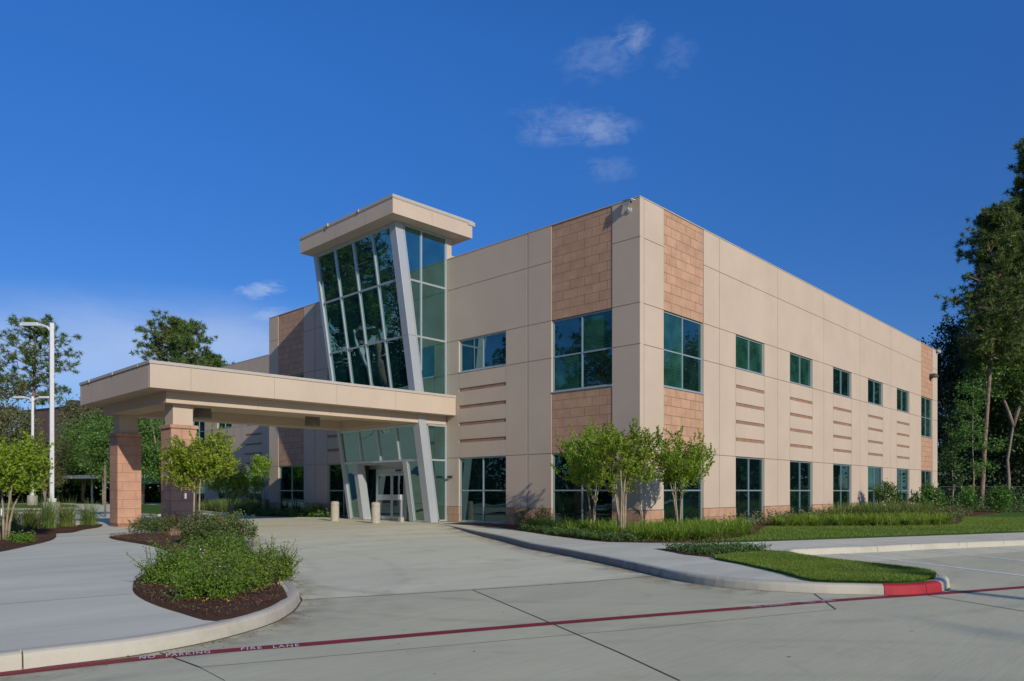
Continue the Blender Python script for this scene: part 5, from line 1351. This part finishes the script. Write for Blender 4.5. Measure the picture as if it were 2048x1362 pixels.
# carport
cx0, cy0 = dep(108, 88); cx1, cy1 = dep(334, 80); A = Vector((cx0, cy0)); B = Vector((cx1, cy1)); t = (B - A).normalized(); n_ = Vector((-t.y, t.x)); Lc = (B - A).length
oc = empty('carport', (cx0, cy0, 0), 'long low carport with a flat white roof behind the pillars', 'carport')
Fb2 = lambda u, d, z: (cx0 + t.x * u + n_.x * d, cy0 + t.y * u + n_.y * d, z)
m = MB(); m.box(0, Lc, 0, 5, 3.05, 3.40, Fb2); m.build('roof', 'carport_white', oc)
m = MB(); m.box(Lc * .6, Lc, .3, .5, 2.35, 3.04, Fb2); m.build('valance', 'carport_teal', oc)
for i in range(4):
    for d in (4.6,):
        m = MB(); u = Lc * (.02 + i * .24); m.box(u - .08, u + .08, d - .08, d + .08, 0, 3.05, Fb2); m.build('post', 'carport_white', oc)

# trees out of frame that are mirrored in the glass and throw the long shadows
MR = 'trees outside the picture, mirrored in the windows'
random.seed(80)
k = 0
pP = pine('pine_tree', (-62, -62, 0), 27, [(0, 0, 0), (.2, 0, .4), (0, 0, .7), (0, .0, 1)], .3, 5.2, 70, 'mirrored pine behind the viewpoint', MR, .4, .7, 51, 24)
spots = [(-118 + 5.6 * i + random.uniform(-2, 2), -43 - 7 * (i % 3) + random.uniform(-2, 2)) for i in range(22)] + [(-128 - 8.0 * i, -44 - 6 * (i % 2)) for i in range(12)]
for i, (x, y) in enumerate(spots):
    place(pP if i % 2 else pC, (x, y, 0), random.uniform(.68, .95) * (.84 if x > -62 else 1.12), random.uniform(0, 6), 'mirrored tree behind the viewpoint', MR)
for i in range(13):
    x = 22 + 4.6 * i + random.uniform(-2, 2); y = 62 + 4.4 * i + random.uniform(-6, 6)
    place(pP if i % 3 == 0 else pB, (x, y, 0), random.uniform(.7, .85) if i % 3 == 0 else random.uniform(1.2, 1.5), random.uniform(0, 6), 'mirrored tree east of the lot', MR)
for (x, y, s, sz_) in ((46.5, -20.6, .34, 1.16), (53, -16.2, .26, 1.26)):
    place(pE, (x, y, 0), s, random.uniform(0, 6), 'tree beyond the right edge throwing soft shadows', MR, sz_)

def hedge_mass(A, B, dpt, n, zmax, seed, label):
    rg = np.random.default_rng(seed); t = rg.random(n)[:, None]; A = np.array(A); B = np.array(B)
    P = A * (1 - t) + B * t + rg.normal(size=(n, 2)) * dpt; P = np.concatenate([P, (zmax * rg.random(n) ** 1.2)[:, None]], 1)
    P = np.repeat(P, 14, 0) + rg.normal(size=(n * 14, 3)) * .6; P[:, 2] = np.maximum(P[:, 2], .1)
    o = npmesh('undergrowth', quads(P, .6, .7), 4, 'leaf_dark'); tag(o, label, 'undergrowth', kind='stuff')
hedge_mass((-130, -52), (12, -52), 2.0, 3200, 9, 3, 'wood edge outside the picture, mirrored in the front windows')
for i in range(8):
    place(pB if i % 2 else pA, (9 + 2.6 * i + random.uniform(-1, 1), 84 + random.uniform(-7, 9), 0), random.uniform(1.25, 1.5), random.uniform(0, 6), 'mirrored tree east of the lot', MR)
hedge_mass((20, 66), (85, 118), 2.0, 1900, 8, 4, 'wood edge outside the picture, mirrored in the side windows')

# ------------------------------------------------------------------ sun, sky
EL = math.atan(.43 / 1.032); AZx, AZy = .969, -.248
sun = bpy.data.lights.new('sun', 'SUN'); sun.energy = 3.15; sun.angle = R(.55); sun.color = (1.0, .91, .78)
so = bpy.data.objects.new('sun', sun); COL.objects.link(so)
dv = Vector((AZx * math.cos(EL), AZy * math.cos(EL), math.sin(EL)))
so.rotation_euler = dv.to_track_quat('Z', 'Y').to_euler(); so.location = dv * 60
W = bpy.data.worlds.new('World'); SC.world = W; W.use_nodes = True; nt = W.node_tree; nt.nodes.clear()
wo = nt.nodes.new('ShaderNodeOutputWorld'); bg = nt.nodes.new('ShaderNodeBackground'); L(nt, bg.outputs[0], wo.inputs[0])
sky = nt.nodes.new('ShaderNodeTexSky'); sky.sky_type = 'NISHITA'; sky.sun_disc = False; sky.sun_elevation = EL
sky.sun_rotation = math.atan2(AZx, AZy); sky.air_density = .85; sky.dust_density = .15; sky.ozone_density = 4.5; sky.altitude = 0
bg.inputs['Strength'].default_value = .15
tc = nt.nodes.new('ShaderNodeTexCoord'); vdir = tc.outputs['Generated']
def dot(vec, v):
    d = nt.nodes.new('ShaderNodeVectorMath'); d.operation = 'DOT_PRODUCT'; L(nt, vec, d.inputs[0]); d.inputs[1].default_value = v; return d.outputs['Value']
cn = noise(nt, mapv(nt, vdir, (14, 14, 30)), 2.6, 10, .68, .35)
cn2 = noise(nt, mapv(nt, vdir, (5, 5, 12)), 1.0, 5, .6, .3)
col = sky.outputs[0]
# slight deepening of the whole sky colour
hs = nt.nodes.new('ShaderNodeHueSaturation'); hs.inputs['Saturation'].default_value = 1.20; hs.inputs['Value'].default_value = 1.0; L(nt, col, hs.inputs['Color']); col = mix(nt, 1.0, hs.outputs[0], (.84, .85, 1.06), 'MULTIPLY')
sz_ = nt.nodes.new('ShaderNodeSeparateXYZ'); L(nt, vdir, sz_.inputs[0])
col = mix(nt, 1.0, col, ramp(nt, sz_.outputs[2], [(0.0, (.47,) * 3), (.16, (.54,) * 3), (.31, (.66,) * 3), (.52, (.90,) * 3), (.9, (1.0,) * 3)]), 'MULTIPLY')
def cloud(px, py, rx, ry, amt, tilt=0.0, nz=cn, lo=.50, hi=.78, pw=.7):
    global col
    d = Vector(ray(px, py)).normalized(); r = Vector((RT[0], RT[1], 0)); r = (r - d * r.dot(d)).normalized(); u = r.cross(d).normalized()
    r2 = r * math.cos(tilt) + u * math.sin(tilt); u2_ = u * math.cos(tilt) - r * math.sin(tilt)
    k = d.dot(Vector(FW + (0,)))       # pixels to tangent units
    a = mth(nt, 'MULTIPLY', mth(nt, 'SUBTRACT', dot(vdir, tuple(r2)), d.dot(r2)), F / (rx * k)); b = mth(nt, 'MULTIPLY', mth(nt, 'SUBTRACT', dot(vdir, tuple(u2_)), d.dot(u2_)), F / (ry * k))
    s = mth(nt, 'ADD', mth(nt, 'MULTIPLY', a, a), mth(nt, 'MULTIPLY', b, b))
    msk = mth(nt, 'SUBTRACT', 1.0, s, clamp=True); front = mth(nt, 'GREATER_THAN', dot(vdir, tuple(d)), 0)
    nn = mth(nt, 'MULTIPLY', mth(nt, 'SUBTRACT', mth(nt, 'ADD', nz, mth(nt, 'MULTIPLY', msk, .18)), lo), 1 / (hi - lo), clamp=True)
    f = mth(nt, 'MULTIPLY', mth(nt, 'MULTIPLY', mth(nt, 'MULTIPLY', mth(nt, 'POWER', msk, pw), nn), front), amt)
    col = mix(nt, f, col, (4.6, 4.9, 5.2))
cloud(1145, 245, 150, 44, .125, -.08); cloud(1205, 262, 70, 38, .10); cloud(1085, 275, 60, 26, .08)
cloud(1268, 68, 52, 34, .15); cloud(1205, 112, 110, 52, .095, .2); cloud(1352, 112, 50, 44, .08); cloud(1215, 338, 70, 30, .09)
cloud(520, 580, 60, 20, .34, .15); cloud(550, 628, 60, 16, .2)
cloud(200, 700, 700, 150, .32, 0, cn2, .15, .6, 1.7); cloud(560, 690, 300, 60, .12, 0, cn2, .2, .6)
L(nt, col, bg.inputs['Color'])

# ------------------------------------------------------------------ camera
cd = bpy.data.cameras.new('camera'); cd.sensor_width = 36; cd.sensor_fit = 'HORIZONTAL'; cd.lens = F / 2048 * 36
cd.shift_y = (YH - 681.0) / 2048; cd.clip_start = .1; cd.clip_end = 3000
co = bpy.data.objects.new('camera', cd); COL.objects.link(co); co.location = (CAM[0], CAM[1], ZC); co.rotation_euler = (R(90), 0, YAW)
SC.camera = co
SC.view_settings.view_transform = 'Standard'; SC.view_settings.look = 'None'; SC.view_settings.exposure = .2; SC.view_settings.gamma = 1
SC.render.engine = 'CYCLES'
SC.cycles.max_bounces = 6; SC.cycles.transparent_max_bounces = 6; SC.cycles.use_denoising = True
